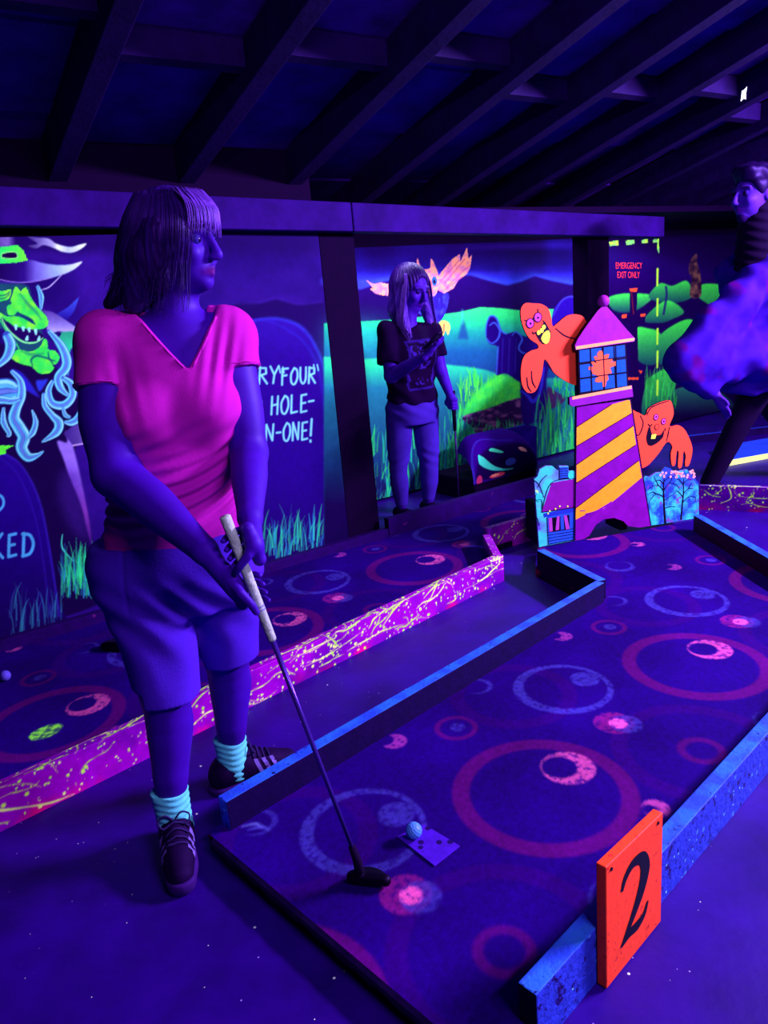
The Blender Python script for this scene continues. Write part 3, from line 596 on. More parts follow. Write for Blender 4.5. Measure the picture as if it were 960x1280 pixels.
def carpet(name, poly, z, step, cvs, parent):
    P = np.array(poly); lo, hi = P.min(0), P.max(0); nu, nv = int((hi[0] - lo[0]) / step) + 2, int((hi[1] - lo[1]) / step) + 2
    U_, V_ = np.meshgrid(lo[0] + np.arange(nu) * step, lo[1] + np.arange(nv) * step); U_, V_ = np.minimum(U_.ravel(), hi[0]), np.minimum(V_.ravel(), hi[1])
    F_ = grid(nu, nv); cu_, cv_ = U_[F_].mean(1), V_[F_].mean(1); F_ = F_[inside(poly, cu_, cv_)]
    used = np.unique(F_); re = -np.ones(len(U_), int); re[used] = np.arange(len(used)); F_ = re[F_]; U_, V_ = U_[used], V_[used]
    zz = z + 0.0012 * noise2(U_ * 10, V_ * 10, 1.5, 5)
    vt = HO[None] + HU[None] * U_[:, None] + HV[None] * V_[:, None]; vt[:, 2] = zz
    F_ = F_[:, ::-1]
    return mesh_obj(name, vt, F_, m_carpet, parent, smooth=True, paint=alb(np.clip(cvs.sample(U_, V_), 0, 255)))
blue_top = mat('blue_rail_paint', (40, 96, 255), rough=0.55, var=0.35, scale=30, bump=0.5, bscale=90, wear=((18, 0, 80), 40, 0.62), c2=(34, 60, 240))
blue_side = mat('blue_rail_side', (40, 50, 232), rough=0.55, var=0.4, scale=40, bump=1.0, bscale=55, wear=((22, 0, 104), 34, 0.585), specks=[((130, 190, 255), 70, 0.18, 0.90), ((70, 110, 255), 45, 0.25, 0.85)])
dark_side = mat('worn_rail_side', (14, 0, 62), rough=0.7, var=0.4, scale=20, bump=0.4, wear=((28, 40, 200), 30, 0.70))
def rail(a, b, z0, z1, th, parent, mats, side=0.5, name='rail'):
    """mats: (top, right side, left side, ends)"""
    o = board(name, a, b, z0, z1, th, mats[0], parent, bevel=0.003, side=side)
    for m_ in mats[1:]: o.data.materials.append(m_)
    e = (np.array(b[:2]) - np.array(a[:2])); e /= np.linalg.norm(e); n = Vector((e[1], -e[0], 0))
    for p in o.data.polygons:
        d = p.normal.dot(n)
        p.material_index = 0 if p.normal.z > 0.5 else (1 if d > 0.5 else (2 if d < -0.5 else 3))
    return o
ZM = 0.05
hole2 = empty('putting_hole', tuple(hp_(1.0, 0.45)), 'wide circle-print putting green with blue side rails and orange number board', 'golf hole')
LHa, LHb = gp(672, 685, 0.05), gp(873, 650, 0.05)
def hxy(P): q = np.asarray(P) - HO; return (q @ HU, q @ HV)
poly2 = [(-0.045, 0.0), (1.90, 0.0), (2.085, -0.45), hxy(LHa), hxy(LHb), (3.0, -0.02), (2.60, 0.46), (2.19, 0.95), (-0.045, 0.95)]
m_edge = mat('bare_deck_edge', (9, 0, 24), rough=0.85, var=0.5, scale=14, wear=((110, 14, 50), 9, 0.60), bump=0.3)
mb = MB(); mb.prism([hp_(u, v, 0.0) for u, v in poly2], (0, 0, ZM - 0.006)); deck2 = mb.build('deck', m_edge, hole2)
cc2 = carpet_canvas(-0.1, 3.3, -0.75, 1.0, seed=1)
for u_, v_, c_ in ((0.03, 0.05, (110, 110, 255)), (0.035, 0.075, (90, 80, 240))): cc2.stroke([(u_, v_), (u_ + 0.03, v_ + 0.02), (u_ + 0.035, v_ + 0.045)], [0.004, 0.012, 0.004], c_, op=0.8, soft=0.004)
carp2 = carpet('carpet', poly2, ZM, 0.006, cc2, hole2)
# carpet lip rolled over the front edge
lip = MB(); pr = [(-0.045, ZM + 0.0005), (-0.056, ZM - 0.004), (-0.060, ZM - 0.012), (-0.058, ZM - 0.022)]; vv = np.linspace(0.03, 0.93, 40)
for i in range(39):
    for (u0, z0), (u1, z1) in zip(pr[:-1], pr[1:]):
        f0 = 0.006 * math.sin(i * 1.7) + 0.004 * math.sin(i * 0.6); f1 = 0.006 * math.sin((i + 1) * 1.7) + 0.004 * math.sin((i + 1) * 0.6)
        g = lambda u, z, f, v: hp_(u, v, z - (max(0, ZM - z) * (f * 40)))
        lip.add([g(u0, z0, f0, vv[i]), g(u1, z1, f0, vv[i]), g(u1, z1, f1, vv[i + 1]), g(u0, z0, f1, vv[i + 1])], [(0, 1, 2, 3)])
lip.build('carpet_lip', mat('carpet_backing', (14, 0, 54), rough=0.95, var=0.3, scale=60), hole2, smooth=True)
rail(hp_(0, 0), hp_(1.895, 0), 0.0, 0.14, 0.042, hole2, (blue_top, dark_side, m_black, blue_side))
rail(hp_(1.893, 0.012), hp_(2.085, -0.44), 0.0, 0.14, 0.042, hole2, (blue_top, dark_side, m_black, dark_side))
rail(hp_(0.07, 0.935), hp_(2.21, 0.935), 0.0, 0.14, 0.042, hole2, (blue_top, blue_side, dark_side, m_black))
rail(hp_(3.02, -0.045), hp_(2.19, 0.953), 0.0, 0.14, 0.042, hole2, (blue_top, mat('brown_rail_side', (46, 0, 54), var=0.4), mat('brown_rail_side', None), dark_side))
# number board
sg = empty('number_board', tuple(hp_(0.387, 0.985)), 'orange board with a black number 2 fixed to the blue rail', 'sign')
org = mat('fluorescent_orange', (255, 60, 30), rough=0.55, var=0.12, scale=40, wear=((190, 24, 26), 50, 0.605), bump=0.2)
SG = Plane(hp_(0.272, 0.979)[:2], HU[:2], 0.022)
wS = 0.229; hS = 0.30
mb = MB(); mb.prism([SG.at(0, 0.004, -0.022), SG.at(wS, 0.004, -0.022), SG.at(wS, hS - 0.012, -0.022), SG.at(0, hS, -0.022)], SG.n * 0.022); mb.build('panel', org, sg, bevel=0.002)
# the figure, drawn as outline strokes in the board's own units
def ribbon(name, P, pts, widths, off, m, parent, curve=True):
    q = spline(pts, n=7) if curve else np.array(pts, float); W_ = np.interp(np.linspace(0, 1, len(q)), np.linspace(0, 1, len(widths)), widths)
    T = np.gradient(q, axis=0); T /= np.linalg.norm(T, axis=1)[:, None]; Nn = np.stack([-T[:, 1], T[:, 0]], 1)
    A, B = q + Nn * W_[:, None] / 2, q - Nn * W_[:, None] / 2; mbx = MB()
    for i in range(len(q) - 1): mbx.add([P.at(*A[i], off), P.at(*A[i + 1], off), P.at(*B[i + 1], off), P.at(*B[i], off)], [(0, 1, 2, 3)])
    return mbx
inkm = mat('black_ink', (4, 0, 10), rough=0.6, var=0.1)
def fromS(L): return [((0.5 + (x - 0.52) * 1.12) * wS, (0.5 + (z - 0.5) * 1.12) * hS) for x, z in L]
m2 = ribbon('n', SG, fromS([(0.30, 0.66), (0.36, 0.735), (0.48, 0.775), (0.62, 0.74), (0.67, 0.63), (0.60, 0.50), (0.47, 0.38), (0.33, 0.27)]), [0.010, 0.018, 0.022, 0.030, 0.040, 0.034, 0.022, 0.012], 0.001, None, None)
m2b = ribbon('n', SG, fromS([(0.29, 0.255), (0.42, 0.285), (0.55, 0.275), (0.66, 0.30), (0.72, 0.37)]), [0.008, 0.022, 0.026, 0.016, 0.006], 0.0012, None, None)
m2.add(m2b.v, m2b.f); m2.build('numeral', inkm, sg)
for (x, z) in ((0.08, 0.95), (0.9, 0.92)): 
    q = MB(); c0 = SG.at(x * wS, z * hS, 0.0); q.tube([c0, c0 + SG.n * 0.002], 0.004, 8); q.build('screw', inkm, sg)
# tee mat, ball
m_tee = mat('tee_rubber', (66, 12, 205), rough=0.8, var=0.3, scale=50, specks=[((24, 0, 90), 42, 0.3, 0.72)])
tee = MB(); tq = [hxy(gp(x, y, ZM + 0.003)) for x, y in ((496, 1046), (543, 1083), (575, 1058), (530, 1031))]
tee.prism([hp_(u, v, ZM + 0.0012) for u, v in tq], (0, 0, 0.004)); tee.build('tee_mat', m_tee, label='small purple rectangular tee mat under the ball', cat='mat', bevel=0.001)
def golf_ball(loc, label, m, r=0.0213):
    bm = bmesh.new(); bmesh.ops.create_icosphere(bm, subdivisions=5, radius=r)
    n = 110; gi = (1 + 5 ** 0.5) / 2; D = np.array([(math.cos(2 * math.pi * i / gi) * math.sqrt(1 - (1 - 2 * (i + .5) / n) ** 2), math.sin(2 * math.pi * i / gi) * math.sqrt(1 - (1 - 2 * (i + .5) / n) ** 2), 1 - 2 * (i + .5) / n) for i in range(n)])
    for v in bm.verts:
        d = (D @ np.array(v.co.normalized())).max(); an = math.acos(min(1, d)); 
        if an < 0.15: v.co *= 1 - 0.045 * (1 - (an / 0.15) ** 2)
    for f in bm.faces: f.smooth = True
    me = bpy.data.meshes.new('golf_ball'); bm.to_mesh(me); bm.free(); me.materials.append(m)
    o = bpy.data.objects.new('golf_ball', me); o.location = loc; return put(o, None, label, 'ball')
m_ball = mat('ball_white', (72, 112, 255), rough=0.35, var=0.05, spec=0.4)
b_ = gp(518, 1047, ZM + 0.006); golf_ball((b_[0], b_[1], ZM + 0.0275), 'pale dimpled golf ball on the purple tee mat', m_ball)
# scrap of green paper by the rail
sc_ = gp(516, 879, ZM + 0.002); mb = MB(); mb.prism([sc_ + np.array([x, y, 0.001]) * 1.0 for x, y in ((-0.012, 0), (-0.004, 0.010), (0.002, 0.004), (0.012, 0.012), (0.010, -0.004), (0.014, -0.012), (0.0, -0.008), (-0.008, -0.012))], (0, 0, 0.003))
mb.build('paper_scrap', mat('scrap_green', (60, 240, 130), var=0.1), label='tiny green scrap beside the long blue rail', cat='scrap')

# ------------------------------------------------------------------ the neighbouring hole with splattered purple rails
hole1 = empty('putting_hole', tuple(hp_(0.9, -1.1)), 'narrower putting green along the mural wall behind paint-splattered purple rails', 'golf hole')
def wv(u, off):   # hole coordinate v of the wall line (shifted into the room) at a given u
    a = hxy(WALL.at(-2, 0, off)); b = hxy(WALL.at(6, 0, off)); return a[1] + (u - a[0]) * (b[1] - a[1]) / (b[0] - a[0])
poly1 = [(-1.3, wv(-1.3, 0.14)), (3.3, wv(3.3, 0.14)), (3.3, -0.9), (2.6, -0.80), (2.23, -0.85), (1.97, -0.56), (-1.3, -0.56)]
poly1 = [(u, v) for u, v in poly1]
mb = MB(); mb.prism([hp_(u, v, 0.0) for u, v in poly1], (0, 0, 0.034)); mb.build('deck', m_black, hole1)
cc1 = carpet_canvas(-1.4, 3.4, -2.2, -0.5, u_off=0.175, v_off=-1.56, seed=9)
q = hxy(gp(57, 915, 0.04)); cc1.poly([(q[0] + 0.055 * math.cos(t) , q[1] + 0.045 * math.sin(t)) for t in np.linspace(0, 2 * math.pi, 14)[:-1]], lambda X, Y: np.array([60, 90, 110]) + np.array([90, 165, -20]) * np.clip((noise2(X * 100, Y * 100, 1.4, 77) - 0.4) * 4, 0, 1)[..., None])
carpet('carpet', poly1, 0.04, 0.0065, cc1, hole1)
m_back = mat('back_kerb', (30, 0, 92), var=0.4, wear=((90, 16, 120), 20, 0.66))
rail(WALL.at(-1.0, 0, 0.05), WALL.at(2.118, 0, 0.05), 0.0, 0.075, 0.045, hole1, (m_back, m_back, m_black, m_black), name='back_kerb')
rail(WALL.at(2.122, 0, 0.05), WALL.at(4.6, 0, 0.05), 0.0, 0.135, 0.045, hole1, (m_back, m_back, m_black, m_black), name='back_kerb')
# splattered rails: purple with threads and drops of fluorescent yellow
m_spl = mat('splattered_purple', None, rough=0.55, var=0.22, scale=30, attr=True, spec=0.25, bump=0.2, bscale=80)
def splat_canvas(L, H, n, seed, col=(150, 0, 205), dens=1.0):
    c = Canvas(0, 0, L, H, 420, col); r = np.random.default_rng(seed); X, Y = np.meshgrid(c.X, c.Y); ns = noise2(X * 10, Y * 10, 1.6, seed, 4)
    c.a += (np.array([-60, 0, -40])[None, None] * np.clip((ns - 0.45) * 3, 0, 1)[..., None] + np.array([70, 0, -60])[None, None] * (np.clip((noise2(X * 10, Y * 10, 1.1, seed + 5, 3) - 0.55) * 4, 0, 1) * np.clip(1.2 - Y / 0.05, 0, 1))[..., None])
    ye = [(214, 255, 110), (240, 255, 150), (180, 235, 90)]
    for _ in range(n):
        x, y = r.uniform(0, L), r.uniform(0.1 * H, 0.95 * H); a = r.uniform(-0.5, 0.5) if r.random() < 0.7 else r.uniform(0.8, 1.4); ln = r.uniform(0.08, 0.42)
        pts = [(x, y)]
        for k in range(5): a += r.normal(0, 0.4); pts.append((pts[-1][0] + ln / 5 * math.cos(a), np.clip(pts[-1][1] + ln / 5 * math.sin(a) * 0.5, 0.004, H - 0.004)))
        w0 = r.uniform(0.0015, 0.0055); cl = ye[r.integers(3)]
        c.stroke(pts, [w0 * 0.5, w0, w0 * 1.7, w0 * 0.7, w0 * 1.2, w0 * 0.3], cl, soft=0.0015)
        for k in range(6): p = pts[r.integers(len(pts))]; c.ell((p[0] + r.normal(0, 0.03), np.clip(p[1] + r.normal(0, 0.02), 0.003, H)), (r.uniform(0.001, 0.0065),) * 2, cl, n=9)
    for _ in range(int(n * 5 * dens)): c.ell((r.uniform(0, L), r.uniform(0, H)), (r.uniform(0.0008, 0.004), r.uniform(0.0008, 0.006)), ye[r.integers(3)], n=8)
    return c
def splat_rail(a, b, z0, z1, th, parent, n, seed, name='splattered_rail', col=(150, 0, 205)):
    a, b = np.array([a[0], a[1], 0.0]), np.array([b[0], b[1], 0.0]); L = np.linalg.norm(b - a); e = (b - a) / L; nn = np.array([e[1], -e[0], 0]); H = z1 - z0
    c = splat_canvas(L + 0.02, H + th + 0.02, n, seed, col); st = 0.0036; ns = int(L / st) + 1; S_ = np.linspace(0, L, ns)
    prof = [(0.0, z0 + H * t) for t in np.linspace(0, 1, int(H / st) + 1)] + [(-th * t, z1) for t in np.linspace(0.12, 1, 8)]
    arc = [p[1] - z0 if p[0] == 0 else H - p[0] for p in prof]
    vt = np.concatenate([a[None] + e[None] * S_[:, None] + nn[None] * p[0] + np.array([0, 0, p[1]])[None] for p in prof]); np_ = len(prof)
    pt = np.concatenate([c.sample(S_, np.full(ns, q_)) for q_ in arc]); F_ = grid(ns, np_)
    bk = np.array([a - nn * th + [0, 0, z0], b - nn * th + [0, 0, z0]]); nb = len(vt); top = (np_ - 1) * ns; hh = len([p for p in prof if p[0] == 0]) - 1
    ex = np.array([[nb, nb + 1, nb + 1, top], [0, 0, 0, 0]])[:0].reshape(0, 4)
    ends = np.array([[nb + 1, nb, top, top + ns - 1], [0, nb, nb + 1, ns - 1], [nb, 0, hh * ns, top], [ns - 1, nb + 1, top + ns - 1, hh * ns + ns - 1]])
    return mesh_obj(name, np.concatenate([vt, bk]), np.concatenate([F_, ends]), m_spl, parent, paint=alb(np.clip(np.concatenate([pt, np.tile((90, 0, 110), (2, 1))]), 0, 255)))
splat_rail(hp_(-0.75, -0.54), hp_(1.955, -0.545), 0.0, 0.135, 0.038, hole1, 74, 5)
splat_rail(hp_(1.955, -0.548), hp_(2.215, -0.835), 0.0, 0.12, 0.038, hole1, 6, 6)
splat_rail(hp_(2.235, -0.86), hp_(2.66, -0.775), 0.0, 0.14, 0.038, hole1, 9, 7)
# small thing lying by the kerb, pale ball far left
m_bl2 = mat('ball_violet', (84, 60, 225), rough=0.4, var=0.05)
q = gp(8, 851, 0.04); golf_ball((q[0], q[1], 0.0625), 'violet golf ball at the left edge on the narrow green', m_bl2)
cl = gp(140, 812, 0.04); mb = MB(); rr = []
for k in range(6): rr.append([cl + np.array([0.03 + 0.15 * (k / 5 - 0.5), -0.05 * (k / 5 - .5), 0.002]) + 1.5 * np.array([0.3 * w_[0], w_[0], w_[1]]) * (0.35 + 0.65 * math.sin(math.pi * (k + 0.6) / 6.2)) for w_ in ((-0.022, 0), (0.022, 0), (0.018, 0.026), (-0.018, 0.03))])
for k in range(5): mb.hexa(rr[k], rr[k + 1])
mb.build('rubber_wedge', m_black, label='small black wedge lying on the narrow green behind the golfer', cat='wedge', bevel=0.004)

# ------------------------------------------------------------------ carpeted hump in the bay
hump = empty('carpeted_hump', tuple(WALL.at(3.05, 0, -0.3)), 'rounded purple carpet-covered hump standing before the hills mural', 'obstacle')
hs0, hs1 = WALL.px(592, 610, -0.12)[0], WALL.px(672, 600, -0.12)[0]
prof = [(-0.12, 0.13), (-0.12, 0.20), (-0.14, 0.30), (-0.19, 0.37), (-0.27, 0.41), (-0.36, 0.42)]
nA, nB = 140, 40; pz = spline(prof, n=18); tt = np.linspace(0, 1, nA); V_ = []; pq = []
chump = Canvas(0, 0, 1.0, 1.0, 300, (46, 0, 140))
for (xy, rr_, cl_) in (((0.42, 0.25), (0.26, 0.10), (66, 6, 150)), ((0.42, 0.27), (0.20, 0.06), (22, 0, 70))): chump.ell(xy, rr_, cl_)
chump.poly([(0.06, 0.10), (0.5, 0.02), (0.92, 0.03), (0.95, 0.40), (0.6, 0.52), (0.22, 0.48), (0.07, 0.3)], (20, 0, 66), op=0.8, soft=0.02)
chump.poly([(0.13, 0.47), (0.12, 0.33), (0.28, 0.20), (0.52, 0.13), (0.62, 0.14), (0.45, 0.18), (0.28, 0.29), (0.16, 0.44)], (70, 225, 230)); chump.poly([(0.30, 0.47), (0.36, 0.50), (0.50, 0.40), (0.44, 0.40)], (80, 240, 220)); chump.ell((0.58, 0.25), (0.085, 0.05), (70, 90, 215)); chump.ell((0.36, 0.09), (0.12, 0.045), (225, 60, 110)); chump.ell((0.33, 0.10), (0.06, 0.022), (255, 150, 150)); chump.ell((0.09, 0.08), (0.045, 0.10), (190, 40, 120)); chump.poly([(0.74, 0.42), (0.82, 0.40), (0.86, 0.34), (0.77, 0.36)], (255, 170, 170))
chump.stroke([(0.02, 0.05), (0.02, 0.4), (0.10, 0.62), (0.28, 0.72), (0.5, 0.62), (0.7, 0.56)], 0.02, (60, 60, 230), soft=0.02, op=0.7)
for j, (dd, z_) in enumerate(pz):
    f = j / (len(pz) - 1); ins = 0.0 + 0.24 * f ** 3 * 0.5
    for t in tt:
        bulge = 1 - 0.35 * (abs(2 * t - 1) ** 6); V_.append(WALL.at(hs0 + (hs1 - hs0) * (ins + (1 - ins) * t), 0.13 + (z_ - 0.13) * bulge, dd)); pq.append((t, f))
pq = np.array(pq); mesh_obj('carpet_cover', V_, grid(nA, len(pz)), m_carpet, hump, smooth=True, paint=alb(np.clip(chump.sample(pq[:, 0], pq[:, 1]), 0, 255)))
slab('base', WALL, hs0 + 0.02, hs1, 0.0, 0.15, -0.60, -0.13, m_black, hump, bevel=0.01)
mb = MB(); bp = [WALL.px(x, y, -0.42) for x, y in ((607, 560), (612, 545), (625, 538), (645, 534), (658, 531), (671, 533), (671, 580), (607, 580))]
mb.prism([WALL.at(s, z, -0.42) for s, z in bp], WALL.n * -0.02); mb.build('back_sheet', mat('purple_felt', (40, 2, 165), var=0.3, scale=6), hump)

# ------------------------------------------------------------------ rails further right
br = empty('rail_corner', tuple(gp(915, 640)), 'short purple splattered rail running right from the lighthouse trees', 'rail')
splat_rail(gp(873, 637)[:2], gp(1010, 643)[:2], 0.0, 0.15, 0.038, br, 12, 12, col=(96, 0, 165))
fr = empty('far_rail', tuple(gp(930, 578)), 'bright blue low board with a pale yellow edge beyond the man', 'rail')
fa, fb = gp(905, 582), gp(1010, 563); mb = MB(); dz = np.array([0, 0, 1.0]); bk = np.array([0.12, 0.42, 0])
mb.hexa([fa, fb, fb + bk, fa + bk], [fa + dz * 0.03, fb + dz * 0.03, fb + bk + dz * 0.05, fa + bk + dz * 0.05]); mb.build('panel', mat('far_blue', (36, 64, 250), var=0.3, scale=8), fr, bevel=0.003)
mb = MB(); mb.hexa([fa + (-0.01, -0.03, 0), fb + (-0.01, -0.03, 0), fb, fa], [fa + (-0.01, -0.03, 0.028), fb + (-0.01, -0.03, 0.028), fb + dz * 0.034, fa + dz * 0.034]); mb.build('edge_strip', mat('pale_yellow', (250, 250, 150), var=0.15), fr)
g3 = empty('far_putting_hole', tuple(gp(930, 545)), 'dim far green with a thin blue rail behind the man', 'golf hole')
rail(gp(845, 540, 0.1), gp(1000, 522, 0.1), 0.0, 0.06, 0.04, g3, (blue_side, m_timber, m_black, m_black)); 

# ================================================================== lighthouse obstacle: painted cut-out boards
lh = empty('lighthouse_obstacle', tuple((LHa + LHb) / 2 * np.array([1, 1, 0]) + np.array([0, 0, ZM])), 'painted cut-out lighthouse with two orange ghosts, cottage and trees', 'obstacle')
LH = Plane(LHa[:2], (LHb - LHa)[:2])
def lp(L, off=0.0): return [LH.px(x, y, off) for x, y in L]
c7b = lambda L: [(640 + x / 3.767, 360 + y / 3.767) for x, y in L]
m_out = mat('outline_ink', (16, 0, 44), var=0.1)
def cut(name, L, off, th, m, curve=False, parent=lh, edge=None, n=6):
    """board cut to an outline, front face at off, thickness th"""
    P = np.array(lp(L, off)); P = spline(P, True, n) if curve else P
    mb = MB(); mb.prism([LH.at(s, z, off) for s, z in P], -LH.n * th)
    o = mb.build(name, m, parent)
    if edge:
        o.data.materials.append(edge); nn = Vector(LH.n)
        for p in o.data.polygons: p.material_index = 0 if p.normal.dot(nn) > 0.9 else 1
    return o
def line(name, L, off, w, m, parent, curve=True):
    P = lp(L, off); ws = w if hasattr(w, '__len__') else [w, w]
    mb = ribbon(name, LH, P, [x * 0.00455 for x in ws], off, None, None, curve and len(L) > 2); return mb.build(name, m, parent)
def lines(name, LL, off, w, m, parent, curve=True, joined=False):
    tot = MB()
    for L in LL:
        P = lp(L, off); r = ribbon(name, LH, P, [x * 0.00455 for x in (w if hasattr(w, '__len__') else [w, w])], off, None, None, curve and len(L) > 2)
        if joined: tot.add(r.v, r.f)
        else: r.build(name, m, parent)
    if joined: tot.build(name, m, parent, kind='stuff')
def dots(name, cs, off, r, m, parent, joined=False):
    tot = MB()
    for (x, y) in cs:
        s, z = LH.px(x, y, off); rx, rz = (r if hasattr(r, '__len__') else (r, r)); rx *= 0.00455; rz *= 0.00455
        one = MB(); one.prism([LH.at(s + rx * math.cos(t), z + rz * math.sin(t), off) for t in np.linspace(0, 2 * math.pi, 17)[:-1]], LH.n * 0.0006)
        if joined: tot.add(one.v, one.f)
        else: one.build(name, m, parent)
    if joined: tot.build(name, m, parent, kind='stuff')
go = mat('ghost_orange', (255, 64, 44), rough=0.6, var=0.10, scale=12); pu = mat('tower_purple', (120, 4, 172), rough=0.6, var=0.3, scale=14, bump=0.2); yo = mat('tower_orange', (255, 140, 26), rough=0.6, var=0.16, scale=30, wear=((230, 90, 60), 60, 0.70))
pk2 = mat('roof_pink', (146, 22, 188), rough=0.6, var=0.25, scale=20); lv = mat('eye_violet', (200, 60, 230), var=0.1); cream = mat('tooth_yellow', (255, 225, 80), var=0.1); peach = mat('trim_peach', (255, 150, 120), var=0.15)
# ghosts (boards behind the tower)
g1 = cut('ghost', c7b([(62, 72), (100, 72), (140, 76), (172, 98), (185, 140), (192, 180), (215, 165), (260, 130), (310, 125), (345, 150), (372, 250), (372, 455), (300, 458), (240, 430), (190, 390), (160, 340), (150, 345), (140, 410), (120, 470), (100, 492), (70, 490), (48, 455), (42, 390), (55, 325), (90, 295), (122, 285), (120, 265), (85, 240), (60, 200), (44, 150), (42, 100)]), -0.03, 0.012, go, True, edge=m_out)
lines('face_line', [c7b(L) for L in ([(58, 152), (85, 155), (108, 135), (122, 112), (120, 98)], [(95, 205), (102, 215), (112, 208)], [(112, 212), (130, 245), (152, 262), (175, 245), (180, 215), (165, 180), (145, 152)], [(205, 190), (250, 225), (300, 240)], [(92, 390), (96, 440), (112, 470)], [(70, 420), (76, 465), (92, 488)], [(150, 345), (165, 350), (195, 400)])], -0.0290, [1.1, 1.6, 1.1], inkm, g1)
mth = cut('mouth', c7b([(108, 210), (130, 200), (145, 170), (158, 160), (165, 185), (182, 205), (178, 240), (160, 262), (140, 250), (122, 225)]), -0.0284, 0.0006, inkm, True, g1)
dots('tooth', c7b([(126, 210), (140, 200), (150, 184)]), -0.0278, (2.2, 2.6), cream, g1); cut('tongue', c7b([(138, 240), (150, 212), (172, 200), (180, 225), (172, 255), (155, 262)]), -0.0278, 0.0006, cream, True, g1)
dots('eye_rim', c7b([(86, 166), (122, 138)]), -0.0285, (5.0, 5.6), inkm, g1); dots('eye', c7b([(86, 166), (122, 138)]), -0.0278, (4.0, 4.6), lv, g1); dots('pupil', c7b([(88, 167), (123, 140)]), -0.0270, 1.2, inkm, g1)
g2 = cut('ghost', c7b([(540, 590), (590, 585), (620, 600), (635, 590), (640, 570), (680, 545), (740, 528), (758, 560), (760, 600), (742, 650), (780, 645), (812, 665), (838, 715), (850, 760), (842, 810), (830, 838), (815, 835), (818, 790), (808, 770), (800, 840), (782, 842), (785, 775), (776, 770), (768, 832), (752, 832), (748, 780), (755, 745), (730, 725), (690, 780), (640, 835), (600, 850), (540, 850)]), -0.03, 0.012, go, True, edge=m_out, n=4)
lines('face_line', [c7b(L) for L in ([(640, 640), (652, 650), (660, 640)], [(712, 675), (722, 668), (718, 660)], [(742, 655), (735, 690), (728, 722)], [(605, 600), (618, 640), (600, 690), (585, 690)], [(635, 600), (660, 560), (740, 530)])], -0.0290, [1.0, 1.5, 1.0], inkm, g2)
cut('mouth', c7b([(648, 652), (662, 690), (700, 690), (715, 670), (712, 700), (690, 725), (660, 742), (640, 735), (634, 700)]), -0.0284, 0.0006, inkm, True, g2); cut('tooth', c7b([(658, 690), (680, 688), (674, 710), (655, 710)]), -0.0278, 0.0006, cream, False, g2)
dots('eye_rim', c7b([(678, 608), (714, 628)]), -0.0285, (3.4, 4.0), inkm, g2); dots('eye', c7b([(678, 608), (714, 628)]), -0.0278, (2.6, 3.2), lv, g2); dots('pupil', c7b([(679, 607), (715, 628)]), -0.0270, 1.1, inkm, g2); dots('nose', c7b([(682, 654)]), -0.0285, (3.2, 3.6), inkm, g2); dots('nose', c7b([(682, 654)]), -0.0278, (2.5, 2.9), go, g2)
# side boards: cottage and trees
foam = mat('foliage_paint', (60, 190, 235), rough=0.6, var=0.3, scale=22, c2=(90, 60, 240), wear=((190, 240, 120), 16, 0.66))
foam2 = mat('sky_trees_paint', (34, 60, 225), rough=0.6, var=0.4, scale=24, c2=(48, 165, 225), wear=((112, 40, 205), 22, 0.57))
white_edge = mat('board_edge', (110, 90, 225), var=0.2)
ct = cut('cottage_board', c7b([(128, 1220), (105, 900), (120, 888), (130, 855), (160, 838), (190, 838), (215, 860), (222, 850), (222, 838), (265, 838), (266, 862), (296, 860), (330, 860), (330, 1180)]), -0.006, 0.014, foam, edge=white_edge)
cut('cottage_roof', c7b([(140, 1055), (186, 918), (310, 895), (310, 1030)]), -0.0052, 0.0008, mat('cottage_roof', (122, 10, 165), var=0.2), parent=ct)
brk = mat('cottage_wall', (30, 70, 235), var=0.25); cut('cottage_wall', c7b([(165, 1072), (310, 1048), (310, 1182), (172, 1210)]), -0.0052, 0.0008, brk, parent=ct); cut('chimney', c7b([(224, 905), (222, 845), (264, 842), (266, 896)]), -0.0052, 0.0008, brk, parent=ct)
cut('eave', c7b([(148, 1062), (310, 1030), (310, 1050), (152, 1080)]), -0.0046, 0.0006, mat('eave_blue', (26, 40, 200), var=0.2), parent=ct)
cut('window', c7b([(172, 1085), (270, 1068), (272, 1135), (178, 1150)]), -0.0046, 0.0005, inkm, parent=ct)
for L in ([(172, 1085), (188, 1082), (192, 1145), (176, 1148)], [(212, 1076), (224, 1074), (222, 1138), (205, 1142)], [(244, 1072), (258, 1070), (272, 1134), (254, 1137)]): cut('curtain', c7b(L), -0.0040, 0.0005, mat('curtain_violet', (170, 50, 200), var=0.15), parent=ct)
cut('mullion', c7b([(228, 1074), (242, 1072), (246, 1136), (230, 1139)]), -0.0040, 0.0005, brk, parent=ct)
lines('mortar_line', [c7b([(172, 1150 + k * 14), (308, 1130 + k * 13)]) for k in range(5)] + [c7b([(224, 852 + k * 11), (265, 850 + k * 11)]) for k in range(5)], -0.0040, 0.7, inkm, ct, joined=True)
lines('outline', [c7b(L) for L in ([(140, 1055), (186, 918), (305, 896)], [(140, 1056), (305, 1032)], [(165, 1080), (172, 1210)], [(104, 905), (130, 930), (150, 985)], [(120, 940), (140, 905), (165, 880)], [(110, 1000), (140, 1000), (140, 1040)], [(118, 1080), (130, 1120)], [(223, 845), (224, 905)])], -0.0038, 0.9, inkm, ct)
dots('leaf_blob', c7b([(128, 985), (280, 880)]), -0.0044, (4.4, 5.4), mat('leaf_cyan', (50, 190, 230), var=0.2), ct)
dots('paint_drop', c7b([(178, 1050), (170, 1062), (225, 1028), (262, 1028), (205, 1040)]), -0.0036, 1.0, cream, ct, joined=True)
